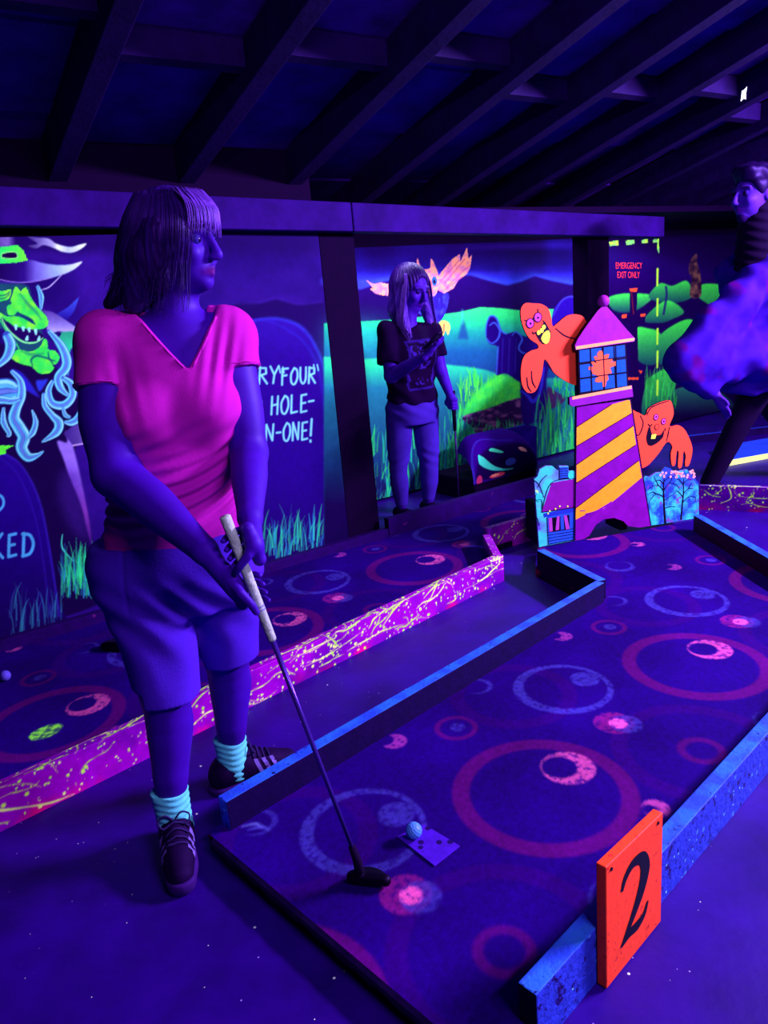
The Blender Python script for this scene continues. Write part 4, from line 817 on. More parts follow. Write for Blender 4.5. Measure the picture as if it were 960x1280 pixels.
tr = cut('tree_board', c7b([(600, 1125), (612, 905), (628, 885), (650, 890), (680, 870), (700, 868), (720, 842), (748, 850), (765, 870), (790, 862), (825, 855), (850, 880), (866, 905), (878, 915), (880, 1082), (700, 1112)]), -0.006, 0.014, foam2, edge=white_edge)
T_ = [[(722, 1108), (716, 1020), (714, 950), (716, 905), (722, 870)], [(796, 1092), (802, 1020), (808, 960), (808, 905), (820, 880)]]
for L, w in zip(T_, ([3.0, 2.4, 2.0, 1.3, 0.6], [2.4, 2.0, 1.6, 1.0, 0.5])): line('trunk', c7b(L), -0.0052, w, inkm, tr)
BR = [[(714, 955), (690, 930), (660, 935), (640, 950)], [(715, 925), (695, 905), (665, 915)], [(716, 985), (680, 970), (650, 1000), (645, 1020)], [(714, 955), (740, 920), (770, 925), (790, 945)], [(717, 910), (740, 890), (765, 885)], [(718, 1000), (740, 985), (775, 960)], [(716, 1040), (740, 1030), (770, 1030)], [(806, 985), (785, 960), (770, 955)], [(806, 970), (830, 945), (855, 945)], [(803, 1010), (830, 985), (862, 985), (866, 1005)], [(808, 930), (790, 905), (775, 900)], [(808, 920), (830, 900), (845, 905)], [(690, 930), (680, 910), (670, 890)], [(740, 920), (752, 900), (750, 880)], [(830, 945), (842, 925), (850, 915)], [(680, 970), (660, 960), (640, 975)]]
lines('branch', [c7b(L) for L in BR], -0.0050, [1.3, 0.9, 0.5], inkm, tr)
rp = np.random.default_rng(4); blo = mat('blossom_pink', (255, 150, 190), var=0.3, scale=60); dots('blossom', c7b([(rp.uniform(680, 870), 0) for _ in range(0)] + [(x, y) for x, y in zip(rp.uniform(685, 862, 34), rp.uniform(858, 892, 34))]), -0.0046, 1.5, blo, tr, joined=True)
# tower
tw = cut('tower', c7b([(296, 1190), (304, 560), (560, 525), (655, 1120), (600, 1128), (548, 1122), (525, 1098), (480, 1082), (430, 1090), (395, 1115), (365, 1165), (340, 1182)]), 0.0, 0.02, pu, edge=m_out)
for L in ([(304, 655), (470, 548), (545, 527), (556, 530), (564, 590), (304, 745)], [(304, 832), (572, 648), (584, 738), (304, 918)], [(302, 1035), (598, 812), (612, 892), (500, 985), (430, 1040), (350, 1065), (298, 1092)]): cut('stripe', c7b(L), 0.0008, 0.0008, yo, parent=tw)
lines('outline', [c7b(L) for L in ([(304, 560), (297, 1188)], [(560, 527), (655, 1118)], [(304, 655), (470, 548)], [(304, 745), (564, 590)], [(304, 832), (572, 648)], [(304, 918), (584, 738)], [(302, 1035), (598, 812)])], 0.0014, 1.0, inkm, tw, curve=False)
lines('paint_chip', [c7b(L) for L in ([(345, 1065), (400, 1050), (450, 1020), (470, 1005)], [(365, 965), (385, 968)], [(320, 1050), (345, 1048)])], 0.0018, [1.0, 2.6, 1.0], pu, tw)
# gallery ledge
ld = cut('gallery_ledge', c7b([(270, 515), (565, 458), (571, 512), (288, 558), (272, 550)]), 0.012, 0.02, mat('ledge_violet', (128, 20, 178), var=0.2), edge=m_out); cut('ledge_trim', c7b([(284, 512), (563, 459), (565, 474), (284, 526)]), 0.0128, 0.0008, peach, parent=ld)
# lantern room with panes
ln_ = cut('lantern_room', c7b([(312, 285), (536, 258), (548, 468), (318, 502)]), 0.004, 0.02, inkm, edge=m_out)
for i in range(4):
    for j in range(3):
        def qd(a, b):
            t = np.array((314, 290)) * (1 - a) * (1 - b) + np.array((534, 264)) * a * (1 - b) + np.array((320, 496)) * (1 - a) * b + np.array((545, 464)) * a * b; return tuple(t)
        a0, a1, b0, b1 = i / 4 + 0.015, (i + 1) / 4 - 0.015, j / 3 + 0.02, (j + 1) / 3 - 0.02
        cut('pane', c7b([qd(a0, b0), qd(a1, b0), qd(a1, b1), qd(a0, b1)]), 0.0052, 0.0012, mat('pane_blue', (24, 72, 205), rough=0.35, var=0.2, scale=30), parent=ln_)
fl = [(400, 310), (412, 295), (425, 296), (430, 320), (445, 312), (458, 312), (452, 335), (470, 330), (475, 345), (460, 352), (488, 345), (490, 365), (462, 375), (470, 400), (450, 405), (455, 430), (445, 440), (440, 465), (428, 466), (425, 440), (405, 445), (390, 440), (395, 425), (412, 415), (380, 405), (375, 390), (392, 388), (360, 385), (362, 370), (385, 370), (372, 350), (380, 345), (400, 355), (385, 325), (395, 318), (405, 335)]
st_ = cut('light_burst', c7b(fl), 0.0062, 0.0008, mat('burst_orange', (255, 84, 60), var=0.15, scale=30), parent=ln_)
lines('glazing_bar', [c7b(L) for L in ([(369, 284), (376, 490)], [(430, 278), (437, 482)], [(489, 270), (494, 474)], [(316, 353), (540, 322)], [(318, 426), (544, 396)])], 0.0068, 1.1, inkm, ln_, curve=False)
# roof and finial
rf = cut('tower_roof', c7b([(296, 270), (310, 240), (350, 180), (405, 105), (425, 88), (448, 88), (490, 135), (540, 195), (580, 238), (576, 252), (300, 292)]), 0.012, 0.03, pk2, edge=m_out); cut('roof_trim', c7b([(300, 275), (576, 234), (576, 248), (302, 290)]), 0.0128, 0.0008, peach, parent=rf)
s_, z_ = LH.px(*c7b([(430, 62)])[0]); bm = bmesh.new(); bmesh.ops.create_uvsphere(bm, u_segments=20, v_segments=12, radius=0.030)
for v in bm.verts: v.co += Vector(LH.at(s_, z_, 0.0))
for f in bm.faces: f.smooth = True
me = bpy.data.meshes.new('finial'); bm.to_mesh(me); bm.free(); me.materials.append(pk2); fo = bpy.data.objects.new('finial', me); put(fo, lh); fo.matrix_parent_inverse = Matrix.Translation(-Vector(lh.location))
# dark feet that hold the boards upright
for s0 in (0.03, 0.52, 0.93):
    slab('brace', LH, s0, s0 + 0.04, ZM + 0.001, ZM + 0.22, -0.20, -0.045, m_black, lh)
# ================================================================== smooth solids for people
class Vol:
    def __init__(s, lo, hi, h):
        s.lo = np.array(lo, float); s.h = h; s.n = np.ceil((np.array(hi) - s.lo) / h).astype(int) + 1
        s.D = np.full(tuple(s.n), 0.2, np.float32)
    def block(s, lo, hi):
        a = np.clip(np.floor((np.array(lo) - s.lo) / s.h).astype(int), 0, s.n); b = np.clip(np.ceil((np.array(hi) - s.lo) / s.h).astype(int) + 1, 0, s.n)
        if (b <= a).any(): return None, None
        sl = tuple(slice(i, j) for i, j in zip(a, b))
        ax = [(s.lo[k] + s.h * np.arange(a[k], b[k])).astype(np.float32) for k in range(3)]
        return sl, np.meshgrid(*ax, indexing='ij')
    def comb(s, sl, d, k, op):
        A = s.D[sl]
        if op == 'sub': d = -d
        if k > 0:
            h = np.clip(0.5 + 0.5 * (d - A) / k * (1 if op == 'add' else -1), 0, 1)
            r = d * (1 - h) + A * h - k * h * (1 - h) if op == 'add' else d * (1 - h) + A * h + k * h * (1 - h)
        else: r = np.minimum(A, d) if op == 'add' else np.maximum(A, d)
        s.D[sl] = r
    def cone(s, a, b, ra, rb, k=0.02, op='add', flat=None, cut=None):
        """round cone; flat=(axis, factor): squashed across that axis; cut=distance along it where it ends square"""
        a, b = np.array(a, float), np.array(b, float); m = max(ra, rb) + 0.03 + k
        sl, G = s.block(np.minimum(a, b) - m, np.maximum(a, b) + m)
        if sl is None: return
        d = b - a; L2 = d @ d + 1e-12; P = [G[i] - a[i] for i in range(3)]
        t = np.clip((P[0] * d[0] + P[1] * d[1] + P[2] * d[2]) / L2, 0, 1); Q = [P[i] - t * d[i] for i in range(3)]
        if flat is not None:
            ax = np.array(flat[0], float); ax /= np.linalg.norm(ax); q = Q[0] * ax[0] + Q[1] * ax[1] + Q[2] * ax[2]; f = flat[1] - 1
            Q = [Q[i] + q * ax[i] * f for i in range(3)]
        dd = np.sqrt(Q[0] ** 2 + Q[1] ** 2 + Q[2] ** 2) - (ra + (rb - ra) * t)
        if cut is not None: dd = np.maximum(dd, (P[0] * d[0] + P[1] * d[1] + P[2] * d[2]) / math.sqrt(L2) - cut)
        s.comb(sl, dd, k, op)
    def chain(s, pts, rs, k=0.015, op='add', flat=None):
        pts = [np.array(p, float) for p in pts]; m = max(rs) + 0.03 + k; A = np.array(pts); sl, G = s.block(A.min(0) - m, A.max(0) + m)
        if sl is None: return
        D = None
        for a, b, ra, rb in zip(pts[:-1], pts[1:], rs[:-1], rs[1:]):
            d = b - a; L2 = d @ d + 1e-12; P = [G[i] - a[i] for i in range(3)]; t = np.clip((P[0] * d[0] + P[1] * d[1] + P[2] * d[2]) / L2, 0, 1)
            t2 = t * t * (3 - 2 * t) * 0.5 + t * 0.5; e = np.sqrt((P[0] - t * d[0]) ** 2 + (P[1] - t * d[1]) ** 2 + (P[2] - t * d[2]) ** 2) - (ra + (rb - ra) * t2)
            D = e if D is None else np.minimum(D, e)
        s.comb(sl, D, k, op)
    def ell(s, c, r, axes=None, k=0.02, op='add'):
        c = np.array(c, float); r = np.array(r, float); R = np.eye(3) if axes is None else np.array([np.array(a, float) / np.linalg.norm(a) for a in axes]); m = r.max() + 0.03 + k
        sl, G = s.block(c - m, c + m)
        if sl is None: return
        P = [G[i] - c[i] for i in range(3)]; q = [(P[0] * R[i][0] + P[1] * R[i][1] + P[2] * R[i][2]) for i in range(3)]
        k0 = np.sqrt(sum((q[i] / r[i]) ** 2 for i in range(3))); k1 = np.sqrt(sum((q[i] / r[i] ** 2) ** 2 for i in range(3))) + 1e-9
        s.comb(sl, k0 * (k0 - 1) / k1, k, op)
    def stack(s, secs, l, f, k=0.02, p=2.3, op='add', cap=0.03):
        """cross-sections (z, centre, half width, half depth) with side axis l and front axis f"""
        Z = np.array([q[0] for q in secs]); C = np.array([q[1] for q in secs]); RX = np.array([q[2] for q in secs]); RY = np.array([q[3] for q in secs]); m = max(RX.max(), RY.max()) + 0.05
        lo = np.array([C[:, 0].min() - m, C[:, 1].min() - m, Z.min() - 0.05]); hi = np.array([C[:, 0].max() + m, C[:, 1].max() + m, Z.max() + 0.05])
        sl, G = s.block(lo, hi)
        if sl is None: return
        z = G[2][0, 0]; cub = lambda V: np.interp(z, np.linspace(Z[0], Z[-1], 80), np.convolve(np.pad(np.interp(np.linspace(Z[0], Z[-1], 80), Z, V), 4, mode='edge'), np.ones(9) / 9, 'valid'))
        cx, cy, rx, ry = cub(C[:, 0]), cub(C[:, 1]), cub(RX), cub(RY)
        X, Y = G[0] - cx, G[1] - cy; a = np.abs(X * l[0] + Y * l[1]) / rx; b = np.abs(X * f[0] + Y * f[1]) / ry
        d = ((a ** p + b ** p) ** (1 / p) - 1) * np.minimum(rx, ry)
        e = np.maximum(Z[0] - G[2], G[2] - Z[-1]); h = np.clip(0.5 - 0.5 * (d - e) / cap, 0, 1); d = d * (1 - h) + e * h + cap * h * (1 - h)
        s.comb(sl, d, k, op)
    def field(s, lo, hi, fn, k=0.0, op='sub'):
        sl, G = s.block(lo, hi)
        if sl is not None: s.comb(sl, fn(*G), k, op)
    def warp(s, fn, lo=None, hi=None):
        sl, G = s.block(s.lo if lo is None else lo, s.lo + s.n * s.h if hi is None else hi); near = np.abs(s.D[sl]) < 0.03
        s.D[sl] += np.where(near, fn(*G), 0)
    def mesh(s):
        D = s.D; S = D < 0; n = D.shape
        c = np.zeros((n[0] - 1, n[1] - 1, n[2] - 1), np.int8)
        for i in (0, 1):
            for j in (0, 1):
                for k in (0, 1): c += S[i:n[0] - 1 + i, j:n[1] - 1 + j, k:n[2] - 1 + k]
        cell = np.argwhere((c > 0) & (c < 8)); idx = -np.ones(c.shape, np.int64); idx[tuple(cell.T)] = np.arange(len(cell))
        acc = np.zeros((len(cell), 3)); cnt = np.zeros(len(cell)); off = [(i, j, k) for i in (0, 1) for j in (0, 1) for k in (0, 1)]
        val = {o: D[cell[:, 0] + o[0], cell[:, 1] + o[1], cell[:, 2] + o[2]].astype(float) for o in off}
        for o in off:
            for ax in range(3):
                if o[ax]: continue
                o2 = tuple(o[q] + (q == ax) for q in range(3)); a, b = val[o], val[o2]; m = (a < 0) != (b < 0)
                t = np.where(m, a / np.where(m, a - b, 1), 0); p = np.tile(np.array(o, float), (len(cell), 1)); p[:, ax] += t
                acc += p * m[:, None]; cnt += m
        V = s.lo + (cell + acc / np.maximum(cnt, 1)[:, None]) * s.h; Fs = []
        for ax in range(3):
            u, v = (ax + 1) % 3, (ax + 2) % 3
            A = [slice(1, -1)] * 3; A[ax] = slice(0, -1); B = [slice(1, -1)] * 3; B[ax] = slice(1, None)
            e = np.argwhere(S[tuple(A)] != S[tuple(B)]);
            if len(e) == 0: continue
            sh = np.ones(3, int); sh[ax] = 0; e = e + sh; ins = S[tuple(e.T)]
            q = []
            for du, dv in ((-1, -1), (0, -1), (0, 0), (-1, 0)):
                cc = e.copy(); cc[:, u] += du; cc[:, v] += dv; q.append(idx[tuple(cc.T)])
            q = np.stack(q, 1); q[~ins] = q[~ins][:, ::-1]; Fs.append(q)
        Fq = np.concatenate(Fs); Fq = Fq[(Fq >= 0).all(1)]
        return V, Fq
def relax(V, Fq, it=2, lam=0.5):
    E_ = np.concatenate([Fq[:, [0, 1]], Fq[:, [1, 2]], Fq[:, [2, 3]], Fq[:, [3, 0]]])
    for _ in range(it):
        acc = np.zeros_like(V); cnt = np.zeros(len(V)); 
        for k in range(3): acc[:, k] = np.bincount(E_[:, 0], V[E_[:, 1], k], len(V)) + np.bincount(E_[:, 1], V[E_[:, 0], k], len(V))
        cnt = np.bincount(E_[:, 0], minlength=len(V)) + np.bincount(E_[:, 1], minlength=len(V))
        V = V + lam * (acc / np.maximum(cnt, 1)[:, None] - V)
    return V
def solid(name, vol, m, parent=None, colour=None, it=2, **kw):
    V, Fq = vol.mesh(); V = relax(V, Fq, it)
    return mesh_obj(name, V, Fq, m, parent, smooth=True, paint=None if colour is None else alb(np.clip(colour(V), 0, 255)), **kw)
nv_ = lambda v: np.array(v, float) / np.linalg.norm(v)
def head_sdf(v, c, g, s, up, sc=1.0, female=True, lips=True):
    """skull, face and features round centre c; g forward, s to the side, up"""
    q = lambda a, b, d: c + (g * a + s * b + up * d) * sc
    ax = (g, s, up)
    v.ell(q(-0.012, 0, 0.022), np.array((0.094, 0.074, 0.086)) * sc, ax, k=0.02)
    v.ell(q(0.028, 0, -0.035), np.array((0.060, 0.064, 0.070)) * sc, ax, k=0.03)
    v.cone(q(0.0, 0, -0.05), q(0.055, 0, -0.082), 0.046 * sc, 0.024 * sc, 0.02); v.ell(q(0.068, 0, -0.086), np.array((0.018, 0.022, 0.016)) * sc, ax, k=0.012)
    for e in (-1, 1):
        v.ell(q(0.096, e * 0.032, 0.008), np.array((0.022, 0.020, 0.014)) * sc, ax, k=0.012, op='sub')
        v.ell(q(0.058, e * 0.040, -0.022), np.array((0.028, 0.022, 0.024)) * sc, ax, k=0.012)
        v.cone(q(0.082, e * 0.014, 0.030), q(0.070, e * 0.050, 0.028), 0.009 * sc, 0.008 * sc, 0.01)
        v.ell(q(0.100, e * 0.010, -0.032), np.array((0.010, 0.008, 0.008)) * sc, ax, k=0.006)
        v.ell(q(-0.008, e * 0.074, -0.006), np.array((0.020, 0.009, 0.030)) * sc, ax, k=0.006)
    v.chain([q(0.086, 0, 0.022), q(0.101, 0, -0.006), q(0.109, 0, -0.026)], [0.009 * sc, 0.010 * sc, 0.0125 * sc], 0.008)
    v.chain([q(0.078, -0.022, -0.058), q(0.090, 0, -0.053), q(0.078, 0.022, -0.058)], [0.005 * sc, 0.0075 * sc, 0.005 * sc], 0.005)
    v.chain([q(0.077, -0.018, -0.066), q(0.088, 0, -0.067), q(0.077, 0.018, -0.066)], [0.005 * sc, 0.008 * sc, 0.005 * sc], 0.005)
def skin_col(c, g, s, up, base, lip, sc=1.0):
    def f(V):
        col = np.tile(np.array(base, float), (len(V), 1)); P = (V - c) / sc; a, b, d = P @ g, P @ s, P @ up
        m = np.exp(-((d + 0.0605) / 0.009) ** 2 - (b / 0.022) ** 2) * (a > 0.07); col += (np.array(lip, float) - col) * np.clip(m * 1.3, 0, 1)[:, None]
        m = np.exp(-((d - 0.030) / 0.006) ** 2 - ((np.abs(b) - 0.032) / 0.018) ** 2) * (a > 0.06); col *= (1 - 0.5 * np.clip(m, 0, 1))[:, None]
        n_ = noise2(V[:, 0] * 10 + V[:, 2] * 3, V[:, 2] * 10 + V[:, 1] * 5, 0.5, 3); return col * (0.9 + 0.2 * n_)[:, None]
    return f
def eyes(c, g, s, up, sc, parent, m_w, m_p):
    for e in (-1, 1):
        p = c + (g * 0.0735 + s * e * 0.032 + up * 0.008) * sc; bm = bmesh.new(); bmesh.ops.create_uvsphere(bm, u_segments=16, v_segments=10, radius=0.0125 * sc)
        for v in bm.verts: v.co += Vector(p)
        for fc in bm.faces: fc.smooth = True; fc.material_index = 1 if (fc.calc_center_median() - Vector(p)).normalized().dot(Vector(g)) > 0.86 else 0
        me = bpy.data.meshes.new('eye'); bm.to_mesh(me); bm.free(); me.materials.append(m_w); me.materials.append(m_p); put(bpy.data.objects.new('eye', me), parent)
def strands(name, roots, m, parent, r=0.0011, seg=4):
    mb = MB()
    for P in roots: mb.tube(spline(P, n=4), [r * (1 - 0.6 * i / (4 * (len(P) - 1))) for i in range(4 * (len(P) - 1) + 1)], seg)
    o = mesh_obj(name, mb.v, mb.f, m, parent, smooth=True, kind='stuff'); return o
m_skin = mat('skin', None, rough=0.55, var=0.08, scale=20, attr=True, spec=0.3)
m_eyew = mat('shaded_eye_white', (52, 30, 165), rough=0.3, var=0.0); m_eyed = mat('eye_dark', (14, 0, 40), rough=0.2, var=0.0)  # white of the eye darkened, shade of the sockets in its colour
# ================================================================== the golfer
A3 = lambda x, y, z: np.array([x, y, z], float)
BL, BF = nv_((0.97, 0.24, 0)), nv_((0.24, -0.97, 0))        # her left side, her front
# putter first: the hands close on it
PH = gp(451, 1103, ZM + 0.006); PG = py_(281, 645, 1.47); PA = nv_(PH + A3(0, 0, 0.05) - PG); PLn = np.linalg.norm(PH + A3(0, 0, 0.05) - PG)
E1 = nv_(np.array([1.0, 0, 0]) - PA * PA[0]); E2 = np.cross(PA, E1)      # round the shaft: E1 to the right, E2
if E2[1] < 0: E2 = -E2                                                # E2 away from the viewer
gpnt = lambda t, ang, r: PG + PA * t + (E1 * math.cos(ang) + E2 * math.sin(ang)) * r
pt = empty('putter', tuple(PH * A3(1, 1, 0) + A3(0, 0, ZM)), 'golf putter with pale wrapped grip held by the woman in pink', 'putter')
mb = MB(); mb.tube([PG + PA * t for t in (0.0, 0.002, 0.05, 0.16, 0.285, 0.29)], [0.0100, 0.0116, 0.0113, 0.0106, 0.0094, 0.0086], 14)
mb.build('grip', mat('grip_wrap', (168, 158, 205), rough=0.8, var=0.35, scale=60, bump=0.6, bscale=120), pt, smooth=True)
for t in (0.205, 0.213): mb = MB(); mb.tube([PG + PA * t, PG + PA * (t + 0.004)], [0.0109, 0.0107], 14); mb.build('grip_ridge', mat('grip_band', (120, 110, 200), var=0.1), pt)
mb = MB(); mb.tube([PG + PA * 0.285, PG + PA * (PLn - 0.05)], [0.0062, 0.0050], 12); mb.build('shaft', mat('steel_shaft', (62, 26, 165), rough=0.25, var=0.1, spec=0.6, metallic=0.4), pt, smooth=True)
mb = MB(); mb.tube([PG + PA * (PLn - 0.055), PG + PA * (PLn - 0.01), PH + A3(0, 0, 0.03)], [0.0085, 0.011, 0.012], 12); mb.build('hosel', m_black, pt, smooth=True)
hd = Vol(PH - 0.12, PH + 0.12, 0.004); hx = nv_((0.9, -0.25, 0)); hy = nv_((0.25, 0.9, 0)); hc = PH + hx * 0.018 + A3(0, 0, 0.014)
hd.cone(hc - hx * 0.040, hc + hx * 0.044, 0.013, 0.014, 0.0); hd.ell(hc + hy * 0.012, (0.042, 0.024, 0.010), (hx, hy, (0, 0, 1)), k=0.01); hd.cone(hc - hx * 0.03, PH + A3(0, 0, 0.045), 0.010, 0.009, 0.012)
hd.field(PH - 0.12, PH + 0.12, lambda X, Y, Z: ZM + 0.003 - Z, 0.0, 'cut') if False else None
hd.field(PH - 0.12, PH + 0.12, lambda X, Y, Z: Z - (ZM + 0.003), 0.0, 'sub')
solid('head', hd, mat('putter_head_black', (3, 0, 8), rough=0.5, var=0.1), pt)

# joints
shR, elR, wrR = A3(-0.612, 1.82, 1.338), A3(-0.610, 1.715, 1.045), A3(-0.385, 1.515, 0.905)
shL, elL, wrL = A3(-0.343, 1.89, 1.328), A3(-0.316, 1.815, 1.050), A3(-0.288, 1.560, 0.955)
hipR, knR, anR = A3(-0.628, 1.835, 0.80), A3(-0.600, 1.745, 0.475), A3(-0.632, 1.735, 0.10)
hipL, knL, anL = A3(-0.462, 1.875, 0.78), A3(-0.480, 1.945, 0.460), A3(-0.515, 1.995, 0.10)
HC = py_(221, 305, 1.86); HC[2] = 1.542
Hg = nv_((0.93, -0.36, -0.05)); Hs = nv_(np.cross((0, 0, 1), Hg)); Hu = np.cross(Hg, Hs)
tc = lambda z: A3(np.interp(z, (0.78, 1.38), (-0.545, -0.452)), 1.852, z)
def torso(v, o=0.0, k=0.02):
    S = [(0.70, .185, .128), (0.78, .190, .132), (0.88, .172, .128), (0.98, .150, .118), (1.08, .155, .120), (1.18, .163, .120), (1.28, .158, .104), (1.335, .125, .080), (1.375, .075, .060)]
    v.stack([(z, tc(z)[:2], a + o, b + o) for z, a, b in S], BL, BF, k)
    for e in (-1, 1): v.ell(tc(1.165) + BL * 0.072 * e + BF * 0.085, np.array((0.072, 0.056, 0.066)) + o, (BL, BF, (0, 0, 1)), k=0.035)
    v.ell(tc(0.93) + BF * 0.05, np.array((0.13, 0.085, 0.10)) + o, (BL, BF, (0, 0, 1)), k=0.05)
    for p in (shR, shL): v.cone(tc(1.335) + (p - tc(1.335)) * 0.35, p, 0.062 + o, 0.060 + o, 0.04)
def finger(v, pts, r0=0.0088, r1=0.0068): v.chain(pts, np.linspace(r0, r1, len(pts)), 0.004)
sk = Vol((-0.86, 1.38, -0.01), (-0.10, 2.14, 1.72), 0.0042)
torso(sk, -0.010)
head_sdf(sk, HC, Hg, Hs, Hu, 0.98)
sk.cone(HC + Hg * -0.018 + A3(0, 0, -0.06), tc(1.345) + BF * 0.0, 0.050, 0.058, 0.03)
sk.chain([shR, shR * 0.4 + elR * 0.6 + A3(-0.008, 0, 0), elR], [0.062, 0.068, 0.053], 0.02); sk.chain([elR, elR * 0.65 + wrR * 0.35 + A3(0.01, 0, -0.006), wrR], [0.053, 0.050, 0.030], 0.02)
sk.chain([shL, shL * 0.4 + elL * 0.6, elL], [0.055, 0.055, 0.045], 0.02); sk.chain([elL, elL * 0.65 + wrL * 0.35, wrL], [0.045, 0.043, 0.028], 0.015)
# right hand: palm on the left of the grip, fingers round the back, thumb laid along the front
cR = gpnt(0.155, math.pi * 0.94, 0.037); sk.cone(wrR, cR, 0.027, 0.024, 0.012, flat=(np.cross(cR - wrR, PA), 1.15)); sk.cone(gpnt(0.125, math.pi * 0.95, 0.034), gpnt(0.195, math.pi * 0.92, 0.036), 0.0155, 0.0145, 0.012)
for j, t in enumerate((0.132, 0.152, 0.172, 0.190)):
    finger(sk, [gpnt(t, math.pi * 0.90, 0.036), gpnt(t + 0.010, math.pi * 0.66, 0.034), gpnt(t + 0.014, math.pi * 0.40, 0.028), gpnt(t + 0.014, math.pi * 0.12, 0.0225)][: 4], 0.0092, 0.0072 - 0.0004 * j)
finger(sk, [cR + PA * -0.02 + E2 * -0.006, gpnt(0.160, math.pi * 1.25, 0.030), gpnt(0.190, math.pi * 1.38, 0.0235), gpnt(0.212, math.pi * 1.42, 0.0205)], 0.0120, 0.0080)
# left hand: palm on the right, fingers round the back to the left, thumb across the front
cL = gpnt(0.075, -0.05, 0.036); sk.cone(wrL, cL, 0.026, 0.023, 0.012, flat=(np.cross(cL - wrL, PA), 1.15)); sk.cone(gpnt(0.040, 0.10, 0.034), gpnt(0.110, 0.05, 0.035), 0.0150, 0.0145, 0.012)
for j, t in enumerate((0.038, 0.058, 0.078, 0.097)):
    finger(sk, [gpnt(t, 0.20, 0.036), gpnt(t + 0.006, math.pi * 0.38, 0.033), gpnt(t + 0.010, math.pi * 0.70, 0.027), gpnt(t + 0.012, math.pi * 0.98, 0.0225)], 0.0090, 0.0070)
finger(sk, [cL + PA * -0.006 - E2 * 0.008, gpnt(0.088, -math.pi * 0.25, 0.030), gpnt(0.103, -math.pi * 0.50, 0.0235), gpnt(0.114, -math.pi * 0.72, 0.0215)], 0.0115, 0.0080)
# legs and feet
sk.cone(tc(0.80), hipR, 0.11, 0.095, 0.03); sk.cone(tc(0.80), hipL, 0.11, 0.095, 0.03)
sk.chain([hipR, hipR * .5 + knR * .5, knR], [0.095, 0.080, 0.058], 0.05); sk.chain([hipL, hipL * .5 + knL * .5, knL], [0.095, 0.080, 0.058], 0.03)
for kn, an in ((knR, anR), (knL, anL)): sk.chain([kn, kn * .72 + an * .28 + A3(0.004, 0.014, 0), kn * .35 + an * .65, an + A3(0, 0, 0.03), an - A3(0, 0, 0.03)], [0.058, 0.061, 0.047, 0.035, 0.034], 0.03)
fR, fL = nv_((0.30, -0.95, 0)), nv_((0.80, 0.35, 0))
for an, f in ((anR, fR), (anL, fL)): sk.cone(an + A3(0, 0, -0.045), an + f * 0.13 + A3(0, 0, -0.065), 0.035, 0.026, 0.02)
golfer = solid('person', sk, m_skin, None, skin_col(HC, Hg, Hs, Hu, (54, 4, 172), (84, 0, 128)), label='woman in pink V-neck shirt and shorts holding a putter with both hands', cat='person')
eyes(HC, Hg, Hs, Hu, 0.98, golfer, m_eyew, m_eyed)

# shirt
m_shirt = mat('pink_shirt', (172, 16, 188), rough=0.85, var=0.12, scale=8, spec=0.1, bump=0.15, bscale=300)
sh = Vol((-0.86, 1.55, 0.70), (-0.14, 2.12, 1.46), 0.0042)
torso(sh, 0.006)
sh.cone(shR, shR * 0.5 + elR * 0.5 + A3(-0.010, 0, 0), 0.068, 0.076, 0.012, cut=0.114); sh.cone(shL, shL * 0.5 + elL * 0.5 + A3(0.004, 0, 0), 0.064, 0.066, 0.012, cut=0.088)
sh.cone(tc(1.30) - BL * 0.05, shR, 0.07, 0.069, 0.03); sh.cone(tc(1.30) + BL * 0.05, shL, 0.07, 0.065, 0.03)
sh.cone(tc(1.345), tc(1.385) + A3(0.004, 0.008, 0), 0.075, 0.062, 0.03)
lat = lambda X, Y, Z: (X - np.interp(Z, (0.78, 1.38), (-0.545, -0.452))) * BL[0] + (Y - 1.852) * BL[1]
fwd = lambda X, Y, Z: (X - np.interp(Z, (0.78, 1.38), (-0.545, -0.452))) * BF[0] + (Y - 1.852) * BF[1]
zhem = lambda X, Y, Z: 0.838 + 0.10 * lat(X, Y, Z)
sh.field(sh.lo, sh.lo + sh.n * sh.h, lambda X, Y, Z: Z - zhem(X, Y, Z), 0.004, 'sub')
apx = py_(236, 462, 1.735); ap_l = float(lat(*apx)); ap_z = float(apx[2])
def vneck(X, Y, Z):
    l_, f_ = lat(X, Y, Z) - ap_l, fwd(X, Y, Z); w_ = np.where(l_ < 0, 0.74, 0.44) * (np.maximum(Z - ap_z, 0)) ** 0.92
    d = np.abs(l_) - np.maximum(w_, -0.01) ; d = np.maximum(d * 0.78, ap_z - Z); return np.maximum(d, -0.005 - f_)
sh.field((-0.8, 1.5, ap_z - 0.03), (-0.1, 2.0, 1.46), vneck, 0.003, 'sub')
sh.cone(tc(1.375) + A3(0.0, 0.02, 0), tc(1.46) + A3(0.0, 0.03, 0.0), 0.066, 0.088, 0.006, 'sub')
def wr(X, Y, Z):
    l_, f_ = lat(X, Y, Z), fwd(X, Y, Z)
    a = np.exp(-((Z - 0.985) / 0.075) ** 2) * (0.0065 * np.sin((Z - 0.30 * l_ - 1.2 * l_ * l_) * 190 + 2.0 * np.sin(l_ * 14)))           # rolls at the waist
    b = np.exp(-((l_ + 0.125) / 0.045) ** 2 - ((Z - 1.20) / 0.09) ** 2) * 0.0028 * np.sin(l_ * 150 + Z * 40)                           # gathers at the armpit
    c_ = np.exp(-((l_ - 0.10) / 0.05) ** 2 - ((Z - 1.29) / 0.08) ** 2) * 0.004 * np.sin(l_ * 190 - Z * 30)
    d = np.exp(-((Z - 1.10) / 0.05) ** 2) * 0.003 * np.sin((Z - 0.5 * l_) * 120)
    return a + b + c_ + d + 0.0016 * np.sin(X * 41 + Z * 33) * np.sin(Y * 37 - Z * 27)
sh.warp(wr)
